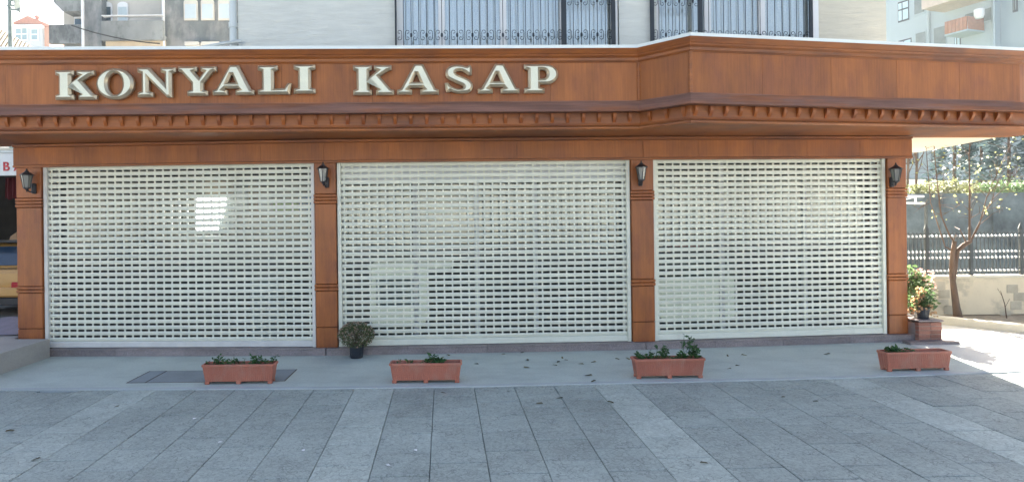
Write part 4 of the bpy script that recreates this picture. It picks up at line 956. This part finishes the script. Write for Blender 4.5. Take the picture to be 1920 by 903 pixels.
for l,r0 in br:
    dy=[random.uniform(-.35,.35)*i/len(l) for i in range(len(l))]; pts=pth(l,dy); n=len(pts); m.tube(pts,[r0*.72*(1-.75*i/(n-1)) for i in range(n)],6)
    for i in range(n-1):
        L_=(pts[i+1]-pts[i]).length
        for k in range(int(L_*13)):
            if pts[i].z<1.9: continue
            p=pts[i].lerp(pts[i+1],random.random()); e=p+Vector((random.gauss(0,.18),random.gauss(0,.18),random.gauss(.1,.12)))
            if random.random()<.85: m.tube([p,(p+e)/2+Vector((random.gauss(0,.03),0,.02)),e],[.005,.0035,.002],3)
            for j in range(random.choice((0,1,1,2))): lv.leaf(e+Vector((random.gauss(0,.05),random.gauss(0,.05),random.gauss(0,.04))),random.uniform(.035,.075),None,.65)
m.build('limb',BARK,tr,fix=False); lv.build('leaves',LEAFY,tr,fix=False)
r=empty('dry_weed',at(1887,597,12.35),0,'thin leafless weed stalk against the beige garden wall','weed')
m=MB(); m.tube([at(1888,600,12.4),at(1884,570,12.4),at(1876,545,12.42)],[.012,.009,.005],5); m.tube([at(1879,555,12.4),at(1870,540,12.4)],.004,4); m.tube([at(1885,575,12.4),at(1893,560,12.4)],.004,4); m.build('stalk',BARK,r,fix=False)
# garden bench frame bits: white rails beyond the pillar
r=empty('white_handrail',at(1712,375,15),0,'short white tubular handrail beside the rightmost pillar','handrail')
m=MB(); m.tube([at(1680,367,15),at(1732,368,15)],.028,6); m.tube([at(1680,380,15),at(1734,381,15)],.028,6); m.tube([at(1716,367,15),at(1717,381,15)],.024,6); m.tube([at(1680,378,15),at(1716,369,15)],.02,6); m.build('rail',WHITE,r,smooth=50)
a=at(1736,381,15.02); MB().tube([(a.x,15.02,0),(a.x,15.02,a.z+.02)],.04,6).build('post',FENCEM,r,smooth=50)
# brick stand with potted plants at the right pillar
st=empty('brick_stand',(7.72,10.3,0),0,'low red brick stand against the rightmost pillar carrying flower pots','stand')
x0,x1,y0,y1=7.475,7.86,10.16,10.75; H=.335
MB().box(x0+.008,x1-.008,y0+.008,y1-.008,-.02,H-.03).build('mortar',MORTAR,st)
bw=MB().box(-.0925,.0925,-.045,.045,-.029,.029); bpro=None
for cz in range(5):
    z=.03+.0665*cz
    for side in range(2):
        offs = [x0+.0925+i*.193 for i in range(2)] if side==0 else [y0+.19+i*.193 for i in range(3)]
        for i,o_ in enumerate(offs):
            if bpro is None: bpro=o=bw.build('brick',BRICK,st,world=False,bevel=.004)
            else: o=bpro.copy(); COL.objects.link(o); o.parent=st
            sh_=.02*(cz%2)
            if side==0: o.location=Vector((o_+random.gauss(0,.002)+sh_*.0,y0+.043+random.gauss(0,.002),z))-st.location
            else: o.location=Vector((x1-.043+random.gauss(0,.002),o_,z))-st.location; o.rotation_euler=(0,0,R(90))
MB().box(x0-.01,x1+.015,y0-.015,y1,H+.002,H+.03).build('cap',GRANITE,st,bevel=.005)
sp_=MB().box(7.2,8.0,9.98,10.155,-.01,.045).build('step_stone',GRANITE,shop)
def flower_pot(x,y,z,r_,h,fm,fl,lo,hi,rx,n,nf,label):
    r=empty('flower_pot',(x,y,z),0,label,'potted plant')
    MB().lathe([(r_*.75,0),(r_,h*.9),(r_*1.08,h*.9),(r_*1.08,h),(r_*.95,h),(r_*.9,h*.85)],n=16).build('pot',POTB,r,world=False,smooth=40)
    m=MB()
    for k in range(14):
        an=random.uniform(0,6.28); q=random.uniform(.2,1)*rx; m.tube([(0,0,h*.8),(q*.4*math.cos(an),q*.4*math.sin(an),(h+hi)*.5),(q*math.cos(an),q*math.sin(an),hi*random.uniform(.8,1))],.006,4)
    m.build('stem',BARK,r,world=False,fix=False)
    m=MB(); foliage_blob(m,(0,0,(lo+hi)/2),rx,rx,(hi-lo)/2,n,.085,.3); m.build('foliage',fm,r,world=False,fix=False)
    m=MB()
    for k in range(nf):
        an=random.uniform(0,6.28); q=rx*random.random()**.5; c_=Vector((q*math.cos(an),q*math.sin(an),hi-.12*(q/rx)**2*3+random.gauss(0,.06)))
        for j in range(26):
            d=Vector((random.gauss(0,1),random.gauss(0,1),random.gauss(.3,1))).normalized(); m.leaf(c_+d*(.03 if hi<.6 else .065),.04,d,.8)
    m.build('flowers',fl,r,world=False,fix=False)['kind'] = 'stuff'; return r
flower_pot(7.66,10.32,H+.031,.105,.2,LEAFG,ORANGE,.14,.44,.17,240,14,'small dark blue pot of orange flowers on the brick stand')
flower_pot(7.97,11.0,.0,.15,.3,LEAFG,PINK,.42,1.16,.32,900,11,'tall shrub with coral flower heads behind the brick stand')
# pale blue apartment building, facade running away to the left
ab=empty('blue_apartment_building',(35,42,0),0,'pale blue apartment building with brown balcony rising over the right end of the fascia','apartment building')
N0=at(1868,40,40); d2=Vector((-.332,1)).normalized(); o2=Vector((N0.x,40))
def onw(px_, off=0):  # plan point of the facade seen at column px_
    k=(px_-PX)/FPX; t=(k*o2.y-o2.x)/(d2.x-k*d2.y); return o2+d2*t
nrm=Vector((-d2.y,d2.x))*1; nrm = nrm if nrm.y<0 else -nrm
def wz(px_,py_): q=onw(px_); return at(px_,py_,q.y).z
def slab2(m, pxa, pxb, za, zb, out, inn):
    A,B=onw(pxa),onw(pxb); q=[A+nrm*out,B+nrm*out,B-nrm*inn,A-nrm*inn]
    return m.hexa([(p.x,p.y,za) for p in q],[(p.x,p.y,zb) for p in q])
slab2(MB(),1640,1868,-.05,20,0,8).build('wall',BLUEW,ab)
slab2(MB(),1868.5,2150,-.05,20,-.6,8).build('side_wing',BLUEW,ab)
def opening(pxa,pxb,pyt,pyb_,m_,name,fr=True):
    za,zb=wz(pxa,pyb_),wz(pxa,pyt)
    f=slab2(MB(),pxa-1.2,pxb+1.2,za-.12,zb+.12,.04,.05).build(name,IRON if fr else BLUEW,ab)
    slab2(MB(),pxa,pxb,za,zb,.06,-.041).build('pane',m_,f)
    if fr: slab2(MB(),pxa+(pxb-pxa)*.38,pxa+(pxb-pxa)*.38+1.2,za,zb,.09,-.061).build('glazing_bar',IRON,f); slab2(MB(),pxa,pxb,zb-.55,zb-.45,.088,-.061).build('glazing_bar',IRON,f)
SKYP=mat('sky_reflecting_pane',(.45,.60,.66),.1,spec=.9)
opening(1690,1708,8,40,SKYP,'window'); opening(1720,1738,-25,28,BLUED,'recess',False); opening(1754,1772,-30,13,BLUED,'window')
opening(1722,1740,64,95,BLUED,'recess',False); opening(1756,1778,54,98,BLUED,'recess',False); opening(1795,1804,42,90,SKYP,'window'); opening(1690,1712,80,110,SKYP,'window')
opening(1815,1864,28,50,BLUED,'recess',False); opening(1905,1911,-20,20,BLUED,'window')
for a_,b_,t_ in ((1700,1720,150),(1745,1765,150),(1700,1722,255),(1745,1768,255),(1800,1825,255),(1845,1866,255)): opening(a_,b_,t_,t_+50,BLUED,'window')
m=MB(); slab2(m,1775,1866,wz(1775,24),wz(1775,-14),2.2,-.001); m.build('upper_balcony',BEIGEB,ab)
bal=slab2(MB(),1806,1850,wz(1806,72),wz(1806,69),1.6,-.001).build('balcony',BLUEW,ab)
A=onw(1806); 
for k in range(6):
    slab2(MB(),1807+k*7,1807+k*7+6,wz(1806,69)+.01,wz(1806,46),1.62,-1.54).build('rail_board',RAILB,bal)
slab2(MB(),1848.5,1850,wz(1806,69)+.01,wz(1806,46),1.53,-.01).build('rail_board',RAILB,bal)
q=at(1836,35,onw(1836).y-1.2); MB().lathe([(.20,0),(.27,.2),(.28,.55),(.25,.6)],q.x,q.y,12).xform(Matrix.Translation((0,0,at(1836,35,q.y).z))).build('water_tank',WHITE,ab,smooth=40)
for px_ in (1747,1870): 
    q=onw(px_)+nrm*.12; MB().tube([(q.x,q.y,0),(q.x,q.y,20)],.1,6).build('downpipe',BLUEW,ab,smooth=60)
# ------------------------------------------------------------------ air
hz = MB().box(-150,150,-150,150,-1.06,25).build('haze', [], fix=True)
hm = bpy.data.materials.new('pale_haze'); hm.use_nodes = True; t_ = hm.node_tree
t_.nodes.remove(t_.nodes['Principled BSDF']); pv = t_.nodes.new('ShaderNodeVolumePrincipled')
pv.inputs['Color'].default_value = (.78,.9,1,1); pv.inputs['Density'].default_value = .0008; pv.inputs['Anisotropy'].default_value = .3
t_.links.new(pv.outputs[0], t_.nodes['Material Output'].inputs['Volume']); hz.data.materials.append(hm); tag(hz, kind='stuff')
